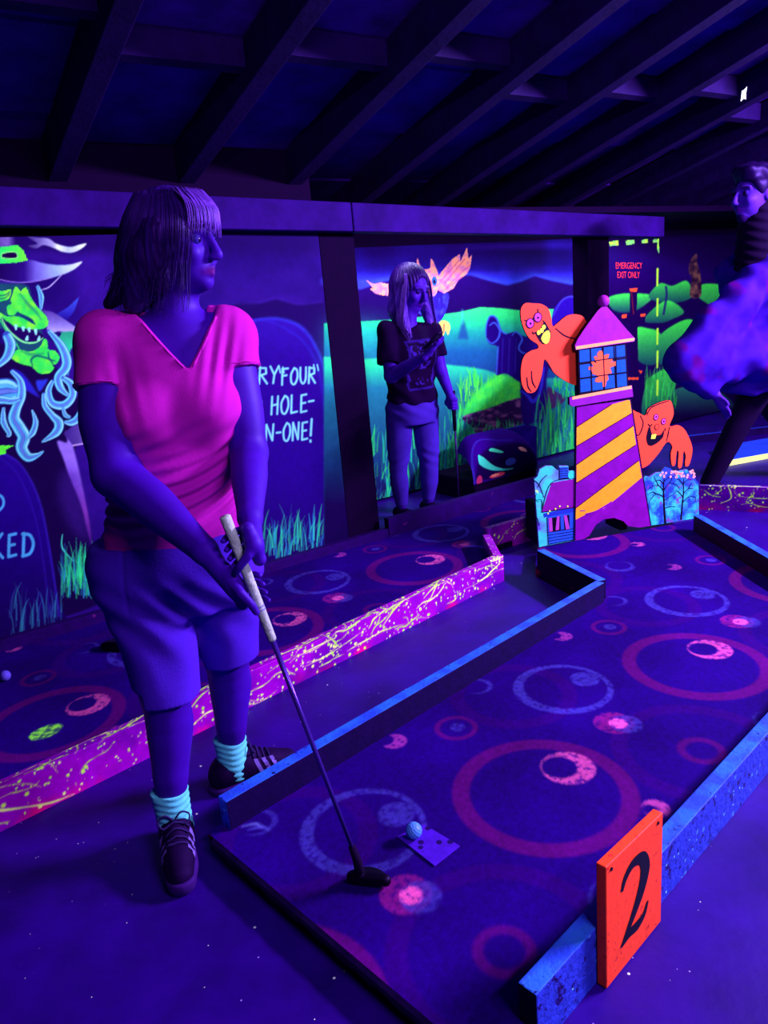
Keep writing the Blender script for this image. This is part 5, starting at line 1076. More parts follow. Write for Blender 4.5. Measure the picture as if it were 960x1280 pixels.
shirt = solid('shirt', sh, m_shirt, golfer, it=1)
# neckline and sleeve bands
m_band = mat('pink_shirt_band', (178, 20, 192), rough=0.85, var=0.1)
def surf(vol, p, d, n=200, st=0.0015):
    for i in range(n):
        q = p - d * st * i; ii = np.round((q - vol.lo) / vol.h).astype(int)
        if (ii >= 0).all() and (ii < vol.n).all() and vol.D[tuple(ii)] < 0: return q
    return None
for sg_ in (-1, 1):
    pts = []
    for t in np.linspace(0.0, 1.0, 16):
        z = ap_z + 0.004 + t * 0.105; l_ = ap_l + sg_ * ((0.74 if sg_ < 0 else 0.44) * (z - ap_z) ** 0.92 / 1.0 + 0.006); q = surf(sh, tc(z) + BL * l_ + BF * 0.26, BF)
        if q is not None: pts.append(q)
    if len(pts) > 3:
        mbn = MB(); mbn.tube(spline(pts, n=3), 0.0030, 8); mbn.build('neck_band', m_band, shirt, smooth=True)
for s0, e0, cut_ in ((shR, shR * 0.5 + elR * 0.5 + A3(-0.010, 0, 0), 0.108), (shL, shL * 0.5 + elL * 0.5 + A3(0.004, 0, 0), 0.082)):
    ax_ = nv_(e0 - s0); a1_ = nv_(np.cross(ax_, (0, 1, 0))); a2_ = np.cross(ax_, a1_); pts = []
    for t in np.linspace(0, 2 * math.pi, 40):
        dr = a1_ * math.cos(t) + a2_ * math.sin(t); q = surf(sh, s0 + ax_ * cut_ + dr * 0.084, dr, 40); pts.append(q if q is not None and np.linalg.norm(q - s0 - ax_ * cut_) < 0.0825 else s0 + ax_ * cut_ + dr * 0.068)
    mbn = MB(); mbn.tube(np.array(pts), 0.0024, 6); mbn.build('sleeve_hem', m_band, shirt, smooth=True)
# shorts
m_short = mat('violet_shorts', (66, 20, 206), rough=0.85, var=0.18, scale=7, spec=0.1, bump=0.2, bscale=200)
so = Vol((-0.90, 1.55, 0.42), (-0.22, 2.16, 0.92), 0.0045)
so.stack([(z, tc(max(z, 0.78))[:2] + np.array([0, 0.0]), a, b) for z, a, b in ((0.66, .170, .125), (0.74, .200, .146), (0.80, .203, .148), (0.86, .186, .140), (0.90, .176, .134))], BL, BF, 0.02, cap=0.01)
so.chain([hipR + A3(-0.012, 0, -0.02), hipR * .5 + knR * .5 + A3(0.004, 0, 0), A3(-0.592, 1.745, 0.44)], [0.125, 0.102, 0.082], 0.035)
so.chain([hipL + A3(0.01, 0, -0.02), hipL * .5 + knL * .5 + A3(0.008, 0, 0), A3(-0.478, 1.952, 0.40)], [0.120, 0.098, 0.084], 0.035)
so.field(so.lo, so.lo + so.n * so.h, lambda X, Y, Z: Z - np.where((X - tc(0.8)[0]) * 0.85 - (Y - 1.84) * 0.5 < 0, 0.488, 0.452), 0.0, 'sub')
so.field(so.lo, so.lo + so.n * so.h, lambda X, Y, Z: 0.872 + 0.10 * lat(X, Y, Z) - Z, 0.004, 'sub')
so.warp(lambda X, Y, Z: 0.004 * np.sin((Z + 0.7 * lat(X, Y, Z)) * 75 + 3 * np.sin(X * 12)) * np.exp(-((Z - 0.70) / 0.07) ** 2) + 0.0035 * np.sin(lat(X, Y, Z) * 60 + Z * 12 + 1.5 * np.sin(Z * 20)) * np.exp(-((Z - 0.58) / 0.1) ** 2) + 0.004 * np.exp(-((lat(X, Y, Z) + 0.125) / 0.004) ** 2) * (Z > 0.70) * (fwd(X, Y, Z) > 0.02))
shorts = solid('shorts', so, m_short, golfer, it=2)
# socks, shoes
m_sock = mat('blue_sock', (92, 180, 255), rough=0.9, var=0.15, scale=60)
m_shoe = mat('black_shoe', (17, 0, 48), rough=0.7, var=0.3, scale=40, bump=0.3, bscale=300); m_sole = mat('shoe_sole', (46, 10, 112), rough=0.7, var=0.2); m_stripe = mat('shoe_stripe', (104, 70, 200), rough=0.6, var=0.1); m_lace = mat('shoe_lace', (40, 20, 96), rough=0.8, var=0.1)
for an, f, nm in ((anR, fR, 'R'), (anL, fL, 'L')):
    si = np.array([f[1], -f[0], 0]); up = A3(0, 0, 1); g0 = A3(an[0], an[1], 0)
    q = lambda a, b, c_: g0 + f * a + si * b + up * c_
    so_ = Vol(g0 - 0.09, g0 + A3(0.09, 0.09, 0.25), 0.0035); so_.chain([q(0, 0, 0.06), q(-0.004, 0, 0.105), q(-0.004, 0, 0.185)], [0.047, 0.046, 0.049], 0.008)
    so_.field(so_.lo, so_.lo + so_.n * so_.h, lambda X, Y, Z: (0.182 if nm == 'R' else 0.170) + 0.05 * ((X - g0[0]) * f[0] + (Y - g0[1]) * f[1]) - Z, 0.003, 'sub'); so_.warp(lambda X, Y, Z: 0.0014 * np.sin(Z * 330 + 2 * np.sin(X * 60) + Y * 30)); solid('sock', so_, m_sock, golfer, it=1)
    u = Vol(g0 - A3(0.30, 0.30, 0.01), g0 + A3(0.30, 0.30, 0.16), 0.004)
    u.chain([q(-0.045, 0, 0.048), q(0.03, 0, 0.056), q(0.10, 0.004, 0.046), q(0.155, 0.004, 0.036)], [0.040, 0.044, 0.042, 0.034], 0.02); u.cone(q(-0.030, 0, 0.07), q(0.025, 0, 0.075), 0.042, 0.040, 0.02); u.cone(q(0.03, 0, 0.095), q(0.055, 0, 0.088), 0.022, 0.020, 0.02)
    u.cone(q(-0.010, 0, 0.10), q(-0.010, 0, 0.16), 0.038, 0.052, 0.004, 'sub'); u.field(u.lo, u.lo + u.n * u.h, lambda X, Y, Z: Z - 0.022, 0.0, 'sub')
    shoe = solid('shoe', u, m_shoe, golfer)
    s_ = Vol(g0 - A3(0.30, 0.30, 0.01), g0 + A3(0.30, 0.30, 0.06), 0.004); s_.chain([q(-0.050, 0, 0.018), q(0.03, 0.0, 0.018), q(0.105, 0.004, 0.020), q(0.160, 0.004, 0.024)], [0.040, 0.042, 0.047, 0.038], 0.03)
    s_.field(s_.lo, s_.lo + s_.n * s_.h, lambda X, Y, Z: Z - 0.0015, 0.0, 'sub'); s_.field(s_.lo, s_.lo + s_.n * s_.h, lambda X, Y, Z: 0.028 + 0.010 * np.sin(8 * ((X - g0[0]) * f[0] + (Y - g0[1]) * f[1])) - Z, 0.002, 'sub'); solid('sole', s_, m_sole, shoe)
    def on_shoe(a, ang, lift=0.0012):
        best = None
        for r in np.arange(0.075, 0.01, -0.001):
            p = q(a, math.cos(ang) * r, 0.045 + math.sin(ang) * r); ii = np.round((p - u.lo) / u.h).astype(int)
            if (ii >= 0).all() and (ii < u.n).all() and u.D[tuple(ii)] < 0.001: return q(a, math.cos(ang) * (r + lift), 0.045 + math.sin(ang) * (r + lift))
        return q(a, math.cos(ang) * 0.03, 0.045 + math.sin(ang) * 0.03)
    for k in range(3):
        for sd in (0, 1):
            mbs = MB(); aa = 0.062 + k * 0.024; row = [(on_shoe(aa - 0.012 * i / 5, (0.10 + 0.16 * i) if not sd else math.pi - 0.10 - 0.16 * i), on_shoe(aa + 0.012 - 0.012 * i / 5, (0.10 + 0.16 * i) if not sd else math.pi - 0.10 - 0.16 * i)) for i in range(6)]
            for i in range(5): mbs.add([row[i][0], row[i][1], row[i + 1][1], row[i + 1][0]], [(0, 1, 2, 3)])
            mbs.build('stripe', m_stripe, shoe)
    for k in range(4): mbl = MB(); mbl.tube([on_shoe(0.052 + 0.016 * k, math.pi * (0.30 + 0.4 * i / 6), 0.002) for i in range(7)], 0.0028, 6); mbl.build('lace', m_lace, shoe, smooth=True)
    mbl = MB(); c0 = q(0.048, 0, 0.118)
    for sg_ in (-1, 1): mbl.tube(spline([c0, c0 + si * sg_ * 0.02 + up * 0.022, c0 + si * sg_ * 0.040 + up * 0.010, c0 + si * sg_ * 0.03 - up * 0.008 + f * 0.01, c0]), 0.0024, 6)
    mbl.build('lace_bow', m_lace, shoe, smooth=True)
# hair: bob with a fringe, paler for the light painted into it
hr = Vol(HC - A3(0.24, 0.24, 0.22), HC + A3(0.24, 0.24, 0.20), 0.004); hq = lambda a, b, d: HC + Hg * a + Hs * b + Hu * d
ax = (Hg, Hs, Hu); FAR = 1 if Hs[1] > 0 else -1     # the side turned away
hr.ell(hq(-0.016, 0, 0.030), (0.112, 0.092, 0.100), ax, k=0.02)
hr.ell(hq(-0.060, 0, -0.035), (0.092, 0.098, 0.105), ax, k=0.03)
for e in (-1, 1): hr.cone(hq(-0.002 - 0.04 * (e == FAR), e * 0.074, 0.02), hq(-0.005 - 0.05 * (e == FAR), e * 0.076, -0.085), 0.030, 0.024, 0.03); hr.cone(hq(-0.05, e * 0.070, -0.03), hq(-0.075, e * 0.085, -0.125), 0.045, 0.026, 0.03)
hr.cone(hq(-0.10, 0, -0.05), hq(-0.135, 0, -0.125), 0.06, 0.03, 0.03)
hr.cone(hq(-0.11, -0.05, -0.08), hq(-0.165, -0.06, -0.125), 0.035, 0.014, 0.02)
# leave the face and neck clear
hr.ell(hq(0.080, 0, -0.045), (0.085, 0.078, 0.082), ax, k=0.012, op='sub'); hr.cone(hq(0.01, 0, -0.09), hq(0.0, 0, -0.20), 0.058, 0.075, 0.02, 'sub')
def strand(X, Y, Z):
    a = (X - HC[0]) * Hg[0] + (Y - HC[1]) * Hg[1]; b = (X - HC[0]) * Hs[0] + (Y - HC[1]) * Hs[1]; th = np.arctan2(b, a + 0.02)
    return 0.0010 * np.sin(th * 46 + 2.2 * np.sin(Z * 34)) + 0.0008 * np.sin(th * 81 + Z * 40)
hr.warp(strand)
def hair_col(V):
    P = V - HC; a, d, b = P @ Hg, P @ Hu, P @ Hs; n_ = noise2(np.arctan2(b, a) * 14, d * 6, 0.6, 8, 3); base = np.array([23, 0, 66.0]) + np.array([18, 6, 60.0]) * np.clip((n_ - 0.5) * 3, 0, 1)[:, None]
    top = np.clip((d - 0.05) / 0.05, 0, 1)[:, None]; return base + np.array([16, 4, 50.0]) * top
m_hair = mat('dark_hair', None, rough=0.5, var=0.3, scale=40, attr=True, spec=0.4, stretch=(1, 1, 0.15))
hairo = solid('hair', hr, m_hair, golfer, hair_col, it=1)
m_fr = mat('lit_fringe', (98, 40, 205), rough=0.5, var=0.4, scale=50, spec=0.3); rr_ = np.random.default_rng(3); R_ = []  # fringe colour carries the light falling on it
for k in range(120):
    b = rr_.uniform(-0.062, 0.062); a0 = rr_.uniform(0.045, 0.075); L_ = rr_.uniform(0.010, 0.038)
    f_ = math.sqrt(max(0.0, 1 - (b / 0.088) ** 2))
    R_.append([hq(a0 * f_ - 0.005, b * 0.8, 0.118), hq(0.093 * f_ + 0.006, b * 0.95, 0.085), hq(0.104 * f_ + 0.004, b, 0.050), hq(0.104 * f_ + rr_.normal(0, 0.002), b * 1.03 + rr_.normal(0, 0.003), 0.050 - L_)])
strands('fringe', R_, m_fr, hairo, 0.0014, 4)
R_ = []
for k in range(560):
    th = rr_.uniform(0.55, 2 * math.pi - 0.55); cx, sx = math.cos(th), math.sin(th); z1 = rr_.uniform(-0.14, -0.06); fl_ = rr_.uniform(0.9, 1.25)
    if cx > -0.25 and sx * FAR > 0: continue
    R_.append([hq(-0.016 + 0.075 * cx, 0.06 * sx, 0.115), hq(-0.016 + 0.116 * cx, 0.097 * sx, 0.045), hq(-0.03 + 0.118 * cx, 0.104 * sx, -0.04), hq(-0.045 + 0.112 * cx * fl_, 0.10 * sx * fl_, z1), hq(-0.05 + 0.105 * cx * fl_ * 1.1, 0.095 * sx * fl_ * 1.1, z1 - rr_.uniform(0.0, 0.025))])
strands('hair_strands', R_, mat('hair_strand', (36, 4, 104), rough=0.4, var=0.5, scale=60, spec=0.4), hairo, 0.0009, 3)
# ================================================================== woman by the owl mural
fL_, fF = nv_((0.83, 0.55, 0)), nv_((0.55, -0.83, 0)); YW = 4.72
w3 = lambda x, y, dY=0.0: py_(x, y, YW + dY)
HW = w3(515, 361); Wg = nv_((0.62, -0.66, -0.36)); Ws = nv_(np.cross((0, 0, 1), Wg)); Wu = np.cross(Wg, Ws)
wsR, weR, wwR = w3(484, 414, -0.07), w3(489, 470, -0.14), w3(530, 446, -0.32); wsL, weL, wwL = w3(540, 414, 0.08), w3(551, 464, 0.05), w3(564, 497, -0.08)
wc = lambda z: A3(*(w3(512, 450)[:2]), z)
whR, wkR, waR = w3(500, 520, -0.03), w3(498, 590, -0.05), A3(*w3(503, 640, -0.03)[:2], 0.09); whL, wkL, waL = w3(531, 518, 0.05), w3(537, 588, 0.04), A3(*w3(537, 638, 0.06)[:2], 0.09)
def wtorso(v, o=0.0):
    S = [(0.66, .150, .115), (0.74, .165, .125), (0.84, .150, .115), (0.93, .140, .108), (1.02, .148, .112), (1.10, .150, .108), (1.17, .132, .085), (1.215, .075, .060)]
    v.stack([(z, wc(z)[:2], a + o, b + o) for z, a, b in S], fL_, fF)
    for e in (-1, 1): v.ell(wc(1.04) + fL_ * 0.068 * e + fF * 0.085, np.array((0.070, 0.055, 0.062)) + o, (fL_, fF, (0, 0, 1)), k=0.035)
    for p in (wsR, wsL): v.cone(wc(1.165), p, 0.055 + o, 0.052 + o, 0.03)
wlo, whi = np.minimum(wc(0), w3(465, 500, -0.45)) - 0.15, np.maximum(wc(0), w3(585, 500, 0.2)) + 0.15
wk = Vol((wlo[0], wlo[1], -0.01), (whi[0], whi[1], 1.66), 0.0062)
wtorso(wk, -0.012); head_sdf(wk, HW, Wg, Ws, Wu, 1.10); wk.cone(HW - Wg * 0.02 + A3(0, 0, -0.05), wc(1.20), 0.050, 0.055, 0.03)
wk.chain([wsR, weR], [0.050, 0.042], 0.02); wk.chain([weR, weR * .6 + wwR * .4, wwR], [0.043, 0.040, 0.027], 0.015); wk.chain([wsL, weL], [0.048, 0.040], 0.02); wk.chain([weL, wwL], [0.040, 0.026], 0.015)
hd_ = w3(561, 416, -0.40) - wwR; hd_ /= np.linalg.norm(hd_); hs_ = nv_(np.cross(hd_, (0, 0, 1))); hn_ = np.cross(hs_, hd_)
wk.cone(wwR, wwR + hd_ * 0.07, 0.028, 0.030, 0.012, flat=(hn_, 1.6))
for j, (o_, L_) in enumerate(((-0.026, 0.070), (-0.009, 0.078), (0.009, 0.074), (0.025, 0.060))): b0 = wwR + hd_ * 0.085 + hs_ * o_; finger(wk, [b0 - hd_ * 0.02, b0 + hd_ * L_ * 0.55 - hn_ * 0.004, b0 + hd_ * L_ + hn_ * 0.006], 0.0095, 0.0075)
finger(wk, [wwR + hd_ * 0.03 - hs_ * 0.024, wwR + hd_ * 0.06 - hs_ * 0.042 + hn_ * 0.012, wwR + hd_ * 0.095 - hs_ * 0.040 + hn_ * 0.022], 0.0105, 0.008)
# other hand round the putter
q0 = w3(566, 489, -0.07); q1 = A3(*w3(572, 600, 0.10)[:2], 0.02); qa = nv_(q1 - q0); e1 = nv_(np.array([1.0, 0, 0]) - qa * qa[0]); e2 = np.cross(qa, e1); wp = lambda t, a, r: q0 + qa * t + (e1 * math.cos(a) + e2 * math.sin(a)) * r
cW = wp(0.07, math.pi, 0.034); wk.cone(wwL, cW, 0.026, 0.024, 0.012)
for j, t in enumerate((0.045, 0.064, 0.083, 0.101)): finger(wk, [wp(t, math.pi * 0.95, 0.034), wp(t + 0.004, math.pi * 0.6, 0.033), wp(t + 0.006, math.pi * 0.25, 0.027), wp(t + 0.006, -0.1 * math.pi, 0.022)], 0.0095, 0.0075)
finger(wk, [cW - qa * 0.02, wp(0.07, -math.pi * 0.75, 0.030), wp(0.095, -math.pi * 0.5, 0.024), wp(0.115, -math.pi * 0.42, 0.022)], 0.011, 0.008)
for h_, k_, a_ in ((whR, wkR, waR), (whL, wkL, waL)): wk.chain([h_, k_, a_ + A3(0, 0, 0.02)], [0.085, 0.052, 0.038], 0.03); wk.cone(a_ - A3(0, 0, 0.045), a_ + fF * 0.11 - A3(0, 0, 0.06), 0.034, 0.024, 0.02)
woman = solid('person', wk, m_skin, None, skin_col(HW, Wg, Ws, Wu, (56, 8, 178), (56, 0, 140), 1.10), label='woman with long hair, black printed shirt and jeans standing before the owl', cat='person')
eyes(HW, Wg, Ws, Wu, 1.10, woman, mat('eye_shadowed', (40, 10, 130), var=0.0), m_eyed)
wsh = Vol((wlo[0], wlo[1], 0.62), (whi[0], whi[1], 1.30), 0.0062); wtorso(wsh, 0.010)
wsh.cone(wsR, wsR * .1 + weR * .9 + A3(-0.008, 0, 0), 0.062, 0.074, 0.02, cut=0.195); wsh.cone(wsL, wsL * .1 + weL * .9, 0.058, 0.064, 0.02, cut=0.16)
flat_z = w3(484, 452)[2]
wsh.field((wlo[0], wlo[1], 0.7), (wsR[0] + 0.085, whi[1], flat_z), lambda X, Y, Z: np.maximum(Z - flat_z, np.hypot(X - (wsR * .3 + weR * .7)[0], Y - (wsR * .3 + weR * .7)[1]) - 0.115), 0.003, 'sub') if False else None
wsh.field(wsh.lo, wsh.lo + wsh.n * wsh.h, lambda X, Y, Z: Z - (0.775 - 0.18 * np.clip((X - wc(0)[0]) * fF[0] + (Y - wc(0)[1]) * fF[1], -0.05, 0.3)), 0.004, 'sub'); wsh.cone(wc(1.20), wc(1.30), 0.062, 0.085, 0.006, 'sub')
wsh.warp(lambda X, Y, Z: 0.006 * np.sin(Z * 50 + X * 40) * np.exp(-((Z - 0.86) / 0.08) ** 2) + 0.003 * np.sin(X * 60 + Z * 20))
def tee_col(V):
    P = V - wc(0); l_, f_, z = P @ fL_, P @ fF, V[:, 2]; col = np.tile((15, 0, 44.0), (len(V), 1)); n_ = noise2(l_ * 100, z * 100, 2.2, 5, 3); inb = (f_ > 0.05) & (np.abs(l_) < 0.105)
    m = inb & (((np.abs(z - 1.075) < 0.045) & (n_ > 0.52)) | ((np.abs(z - 0.985) < 0.022) & (np.abs(l_) < 0.055) & (n_ > 0.50)) | ((np.abs(z - 0.90) < 0.03) & (n_ > 0.56)))
    ring = inb & (np.abs(np.maximum(np.abs(l_) / 0.10, np.abs(z - 0.985) / 0.15) - 0.95) < 0.05); col[m] = (44, 14, 150); col[ring] = (34, 8, 120); return col
solid('shirt', wsh, mat('printed_black_shirt', None, rough=0.85, var=0.2, scale=12, attr=True, spec=0.1), woman, tee_col, it=2)
wj = Vol((wlo[0], wlo[1], 0.05), (whi[0], whi[1], 0.86), 0.0065); wj.stack([(z, wc(z)[:2], a, b) for z, a, b in ((0.62, .140, .115), (0.70, .168, .130), (0.76, .166, .126), (0.83, .150, .118))], fL_, fF, cap=0.01)
for h_, k_, a_ in ((whR, wkR, waR), (whL, wkL, waL)): wj.chain([h_ + A3(0, 0, 0.03), h_ * .5 + k_ * .5, k_, k_ * .65 + a_ * .35, a_ + A3(0, 0, 0.03)], [0.090, 0.078, 0.057, 0.058, 0.043], 0.02)
wj.warp(lambda X, Y, Z: 0.003 * np.sin(Z * 95 + 3 * np.sin(X * 20)) * np.exp(-((Z - 0.40) / 0.07) ** 2) + 0.003 * np.sin(Z * 70 + X * 50) * np.exp(-((Z - 0.72) / 0.05) ** 2))
solid('jeans', wj, mat('violet_jeans', (54, 22, 176), rough=0.85, var=0.25, scale=14, bump=0.2, bscale=200), woman)
for a_ in (waR, waL):
    u = Vol(A3(a_[0], a_[1], 0) - A3(.2, .2, .01), A3(a_[0], a_[1], 0) + A3(.2, .2, .14), 0.006); g0 = A3(a_[0], a_[1], 0)
    u.chain([g0 - fF * 0.04 + A3(0, 0, 0.045), g0 + fF * 0.08 + A3(0, 0, 0.04), g0 + fF * 0.14 + A3(0, 0, 0.03)], [0.042, 0.042, 0.032], 0.02); u.field(u.lo, u.lo + u.n * u.h, lambda X, Y, Z: Z - 0.002, 0, 'sub'); solid('shoe', u, m_shoe, woman)
# long pale hair
wh_ = Vol(HW - A3(0.30, 0.30, 0.42), HW + A3(0.30, 0.30, 0.20), 0.0062); wq = lambda a, b, d: HW + (Wg * a + Ws * b) * A3(1, 1, 0.4) + A3(0, 0, d)
wh_.ell(HW + A3(0, 0, 0.035) - Wg * 0.02, (0.122, 0.108, 0.112), (Wg, Ws, Wu), k=0.02)
for e in (-1, 1): wh_.chain([wq(-0.01, e * 0.080, 0.03), wq(-0.005, e * 0.098, -0.09), wq(0.02, e * 0.110, -0.18), wq(0.06, e * 0.100, -0.27)], [0.040, 0.036, 0.030, 0.010], 0.03)
wh_.chain([wq(-0.08, 0, 0.0), wq(-0.11, 0, -0.13), wq(-0.10, 0, -0.25)], [0.085, 0.085, 0.05], 0.03)
wh_.ell(HW + Wg * 0.10 + A3(0, 0, -0.02), (0.10, 0.072, 0.115), (Wg, Ws, Wu), k=0.015, op='sub')
wh_.warp(lambda X, Y, Z: 0.004 * np.sin(np.arctan2((X - HW[0]) * Ws[0] + (Y - HW[1]) * Ws[1], (X - HW[0]) * Wg[0] + (Y - HW[1]) * Wg[1] + 0.02) * 34 + 1.5 * np.sin(Z * 25)))
def wcol(V):
    P = V - HW; th = np.arctan2(P @ Ws, P @ Wg + 0.02); n_ = noise2(th * 12, P[:, 2] * 5, 0.6, 18, 3); t = np.clip((0.07 - P[:, 2]) / 0.12, 0, 1)[:, None]; return np.array([22, 0, 78.0]) * (1 - t) + (np.array([46, 12, 142.0]) + np.array([56, 34, 80.0]) * np.clip((n_ - 0.45) * 3, 0, 1)[:, None]) * t
whair = solid('hair', wh_, m_hair, woman, wcol, it=1)
R_ = []
for k in range(120):
    e = 1 if rr_.random() < 0.5 else -1; o_ = rr_.uniform(-0.03, 0.035); z_ = rr_.uniform(-0.31, -0.20); R_.append([wq(0.03 + o_ * 0.6, e * 0.086, 0.095), wq(0.03 + o_, e * 0.106, 0.03), wq(0.02 + o_, e * 0.128, -0.09), wq(0.02 + o_, e * 0.145, -0.19), wq(0.055 + o_, e * 0.12 + rr_.normal(0, 0.01), z_)])
strands('hair_strands', R_, mat('hair_pale', (96, 44, 200), rough=0.5, var=0.4, scale=40), whair, 0.0022, 4)
# her phone and putter
ph = MB(); pc = wwR + hd_ * 0.10 + hn_ * 0.029; pd, pw, pn = hd_, hs_, hn_
ph.hexa([pc - pd * .07 - pw * .035, pc + pd * .07 - pw * .035, pc + pd * .07 + pw * .035, pc - pd * .07 + pw * .035], [p + pn * 0.009 for p in (pc - pd * .07 - pw * .035, pc + pd * .07 - pw * .035, pc + pd * .07 + pw * .035, pc - pd * .07 + pw * .035)])
ph.build('mobile_phone', m_shoe, bevel=0.003, label='dark slim phone held up by the long-haired woman', cat='phone')
p2 = empty('putter', tuple(q1 * A3(1, 1, 0)), 'dark putter hanging from the long-haired woman\'s lowered hand', 'putter')
mb = MB(); mb.tube([q0, q0 + qa * 0.26], [0.015, 0.011], 12); mb.build('grip', m_black, p2, smooth=True); mb = MB(); mb.tube([q0 + qa * 0.25, q1 + A3(0, 0, 0.01)], [0.006, 0.005], 10); mb.build('shaft', mat('dim_steel', (40, 8, 90), rough=0.3, var=0.1), p2, smooth=True)
mb = MB(); hx2 = nv_((0.5, -0.8, 0)); hy2 = nv_((0.8, 0.5, 0)); z0, z1 = A3(0, 0, -0.018), A3(0, 0, 0.012); Q = [q1 - hx2 * .05 - hy2 * .014, q1 + hx2 * .05 - hy2 * .014, q1 + hx2 * .05 + hy2 * .014, q1 - hx2 * .05 + hy2 * .014]; mb.hexa([p + z0 for p in Q], [p + z1 for p in Q]); mb.build('head', m_black, p2, bevel=0.006)

# ================================================================== man hurrying past on the right
YM = 4.62; n3 = lambda x, y, dY=0.0: py_(x, y, YM + dY)
Mg = nv_((-0.95, -0.28, -0.04)); Ms = nv_(np.cross((0, 0, 1), Mg)); Mu = np.cross(Mg, Ms); HM = n3(943, 243); SC = 1.30
mq_ = lambda a, b, d: HM + (Mg * a + Ms * b + Mu * d) * SC
mF, mL = nv_((-0.96, -0.28, 0)), nv_((0.28, -0.96, 0))     # his front; the side turned to us
mc = lambda z: A3(np.interp(z, (0.7, 1.45), (n3(958, 480)[0], n3(944, 330)[0])), YM, z)
msh, mel, mwr = n3(938, 362, -0.20), n3(862, 447, -0.30), n3(893, 492, -0.34)
fsh, fel, fwr = mc(1.36) - mL * 0.20, mc(1.10) - mL * 0.28 + mF * -0.10, mc(0.92) - mL * 0.26 + mF * 0.05
mh1, mk1, ma1 = mc(0.86) + mL * 0.09, n3(921, 535, -0.06), A3(*n3(887, 600, -0.02)[:2], 0.10); mh2, mk2, ma2 = mc(0.86) - mL * 0.09, mc(0.5) - mL * 0.10 - mF * 0.16, mc(0.12) - mL * 0.10 - mF * 0.50
mlo, mhi = A3(n3(800, 500)[0] - 0.2, YM - 0.60, -0.01), A3(n3(1030, 400)[0] + 0.25, YM + 0.55, 2.06)
mk = Vol(mlo, mhi, 0.0074)
head_sdf(mk, HM, Mg, Ms, Mu, SC); mk.cone(HM - Mg * 0.02 - A3(0, 0, 0.07), mc(1.42), 0.062, 0.070, 0.03)
mk.stack([(z, mc(z)[:2], a, b) for z, a, b in ((0.78, .16, .12), (0.95, .155, .115), (1.15, .175, .125), (1.32, .185, .11), (1.42, .08, .07))], mL, mF)
for a_, b_, c_ in ((msh, mel, mwr), (fsh, fel, fwr)):
    mk.chain([mc(1.36), a_, b_], [0.06, 0.058, 0.045], 0.02); mk.chain([b_, c_], [0.045, 0.030], 0.015); hh = nv_(c_ - b_); sd = nv_(np.cross(hh, (0, 0.3, 1))); mk.cone(c_, c_ + hh * 0.08, 0.030, 0.036, 0.012, flat=(np.cross(hh, sd), 1.4))
    for j, o_ in enumerate((-0.027, -0.009, 0.009, 0.026)): b0 = c_ + hh * 0.085 + sd * o_; finger(mk, [b0, b0 + hh * 0.04 - A3(0, 0, 0.004), b0 + hh * (0.068 - 0.006 * j) - A3(0, 0, 0.018)], 0.0105, 0.0085)
    finger(mk, [c_ + hh * 0.03 + sd * 0.03, c_ + hh * 0.065 + sd * 0.052, c_ + hh * 0.09 + sd * 0.050], 0.0115, 0.009)
for h_, k_, a_ in ((mh1, mk1, ma1), (mh2, mk2, ma2)): mk.chain([h_, k_, a_], [0.09, 0.058, 0.040], 0.03); mk.cone(a_ - A3(0, 0, 0.04), a_ + mF * 0.14 - A3(0, 0, 0.06), 0.038, 0.028, 0.02)
man = solid('person', mk, m_skin, None, skin_col(HM, Mg, Ms, Mu, (78, 26, 205), (70, 0, 150), SC), label='man in loose violet flowered shirt striding left at the right edge', cat='person')
eyes(HM, Mg, Ms, Mu, SC, man, mat('eye_shadowed', None), m_eyed)
ms_ = Vol(mlo, A3(mhi[0], mhi[1], 1.52), 0.0085)
ms_.stack([(z, mc(z)[:2] + (mF * o_)[:2], a, b) for z, a, b, o_ in ((0.66, .25, .22, .06), (0.80, .25, .22, .05), (0.98, .235, .20, .03), (1.15, .225, .175, .01), (1.30, .21, .14, 0), (1.39, .13, .095, 0), (1.43, .08, .075, 0))], mL, mF)
ms_.chain([mc(1.34) + mL * 0.1, msh, mel, mwr * .75 + mel * .25], [0.10, 0.115, 0.125, 0.075], 0.06); ms_.chain([mc(1.34) - mL * 0.1, fsh, fel], [0.10, 0.10, 0.10], 0.05)
ms_.cone(mel + A3(0.02, 0, -0.04), mc(0.90) + mL * 0.2 + mF * 0.12, 0.12, 0.14, 0.08)
ms_.field(ms_.lo, ms_.lo + ms_.n * ms_.h, lambda X, Y, Z: Z - (0.655 + 0.05 * np.sin(X * 16)), 0.01, 'sub'); ms_.cone(mc(1.40), mc(1.55), 0.066, 0.10, 0.005, 'sub')
ms_.warp(lambda X, Y, Z: 0.010 * np.sin(X * 26 + Z * 17 + 2 * np.sin(Z * 9)) + 0.005 * np.sin(X * 50 - Z * 40))
def mcol(V):
    n_ = noise2(V[:, 0] * 10, V[:, 2] * 10, 0.9, 44, 2); m_ = noise2(V[:, 0] * 10 + 7, V[:, 2] * 10 + 3, 0.55, 45, 2); c_ = np.array([54, 10, 190.0]) + np.array([14, 10, 40.0]) * (m_ - 0.5)[:, None] * 2
    return c_ + (np.array([92, 0, 140.0]) - c_) * np.clip((n_ - 0.64) * 5, 0, 0.8)[:, None]
shirt_m = solid('shirt', ms_, mat('flowered_shirt', None, rough=0.85, var=0.15, scale=8, attr=True, spec=0.1), man, mcol)
cb = MB(); t_ = np.linspace(0, 2 * math.pi, 25)[:-1]; P0 = [mc(1.41) + (mL * math.cos(a) * 0.082 + mF * math.sin(a) * 0.078) for a in t_]; P1 = [mc(1.485) + (mL * math.cos(a) * 0.076 + mF * math.sin(a) * 0.072) for a in t_]
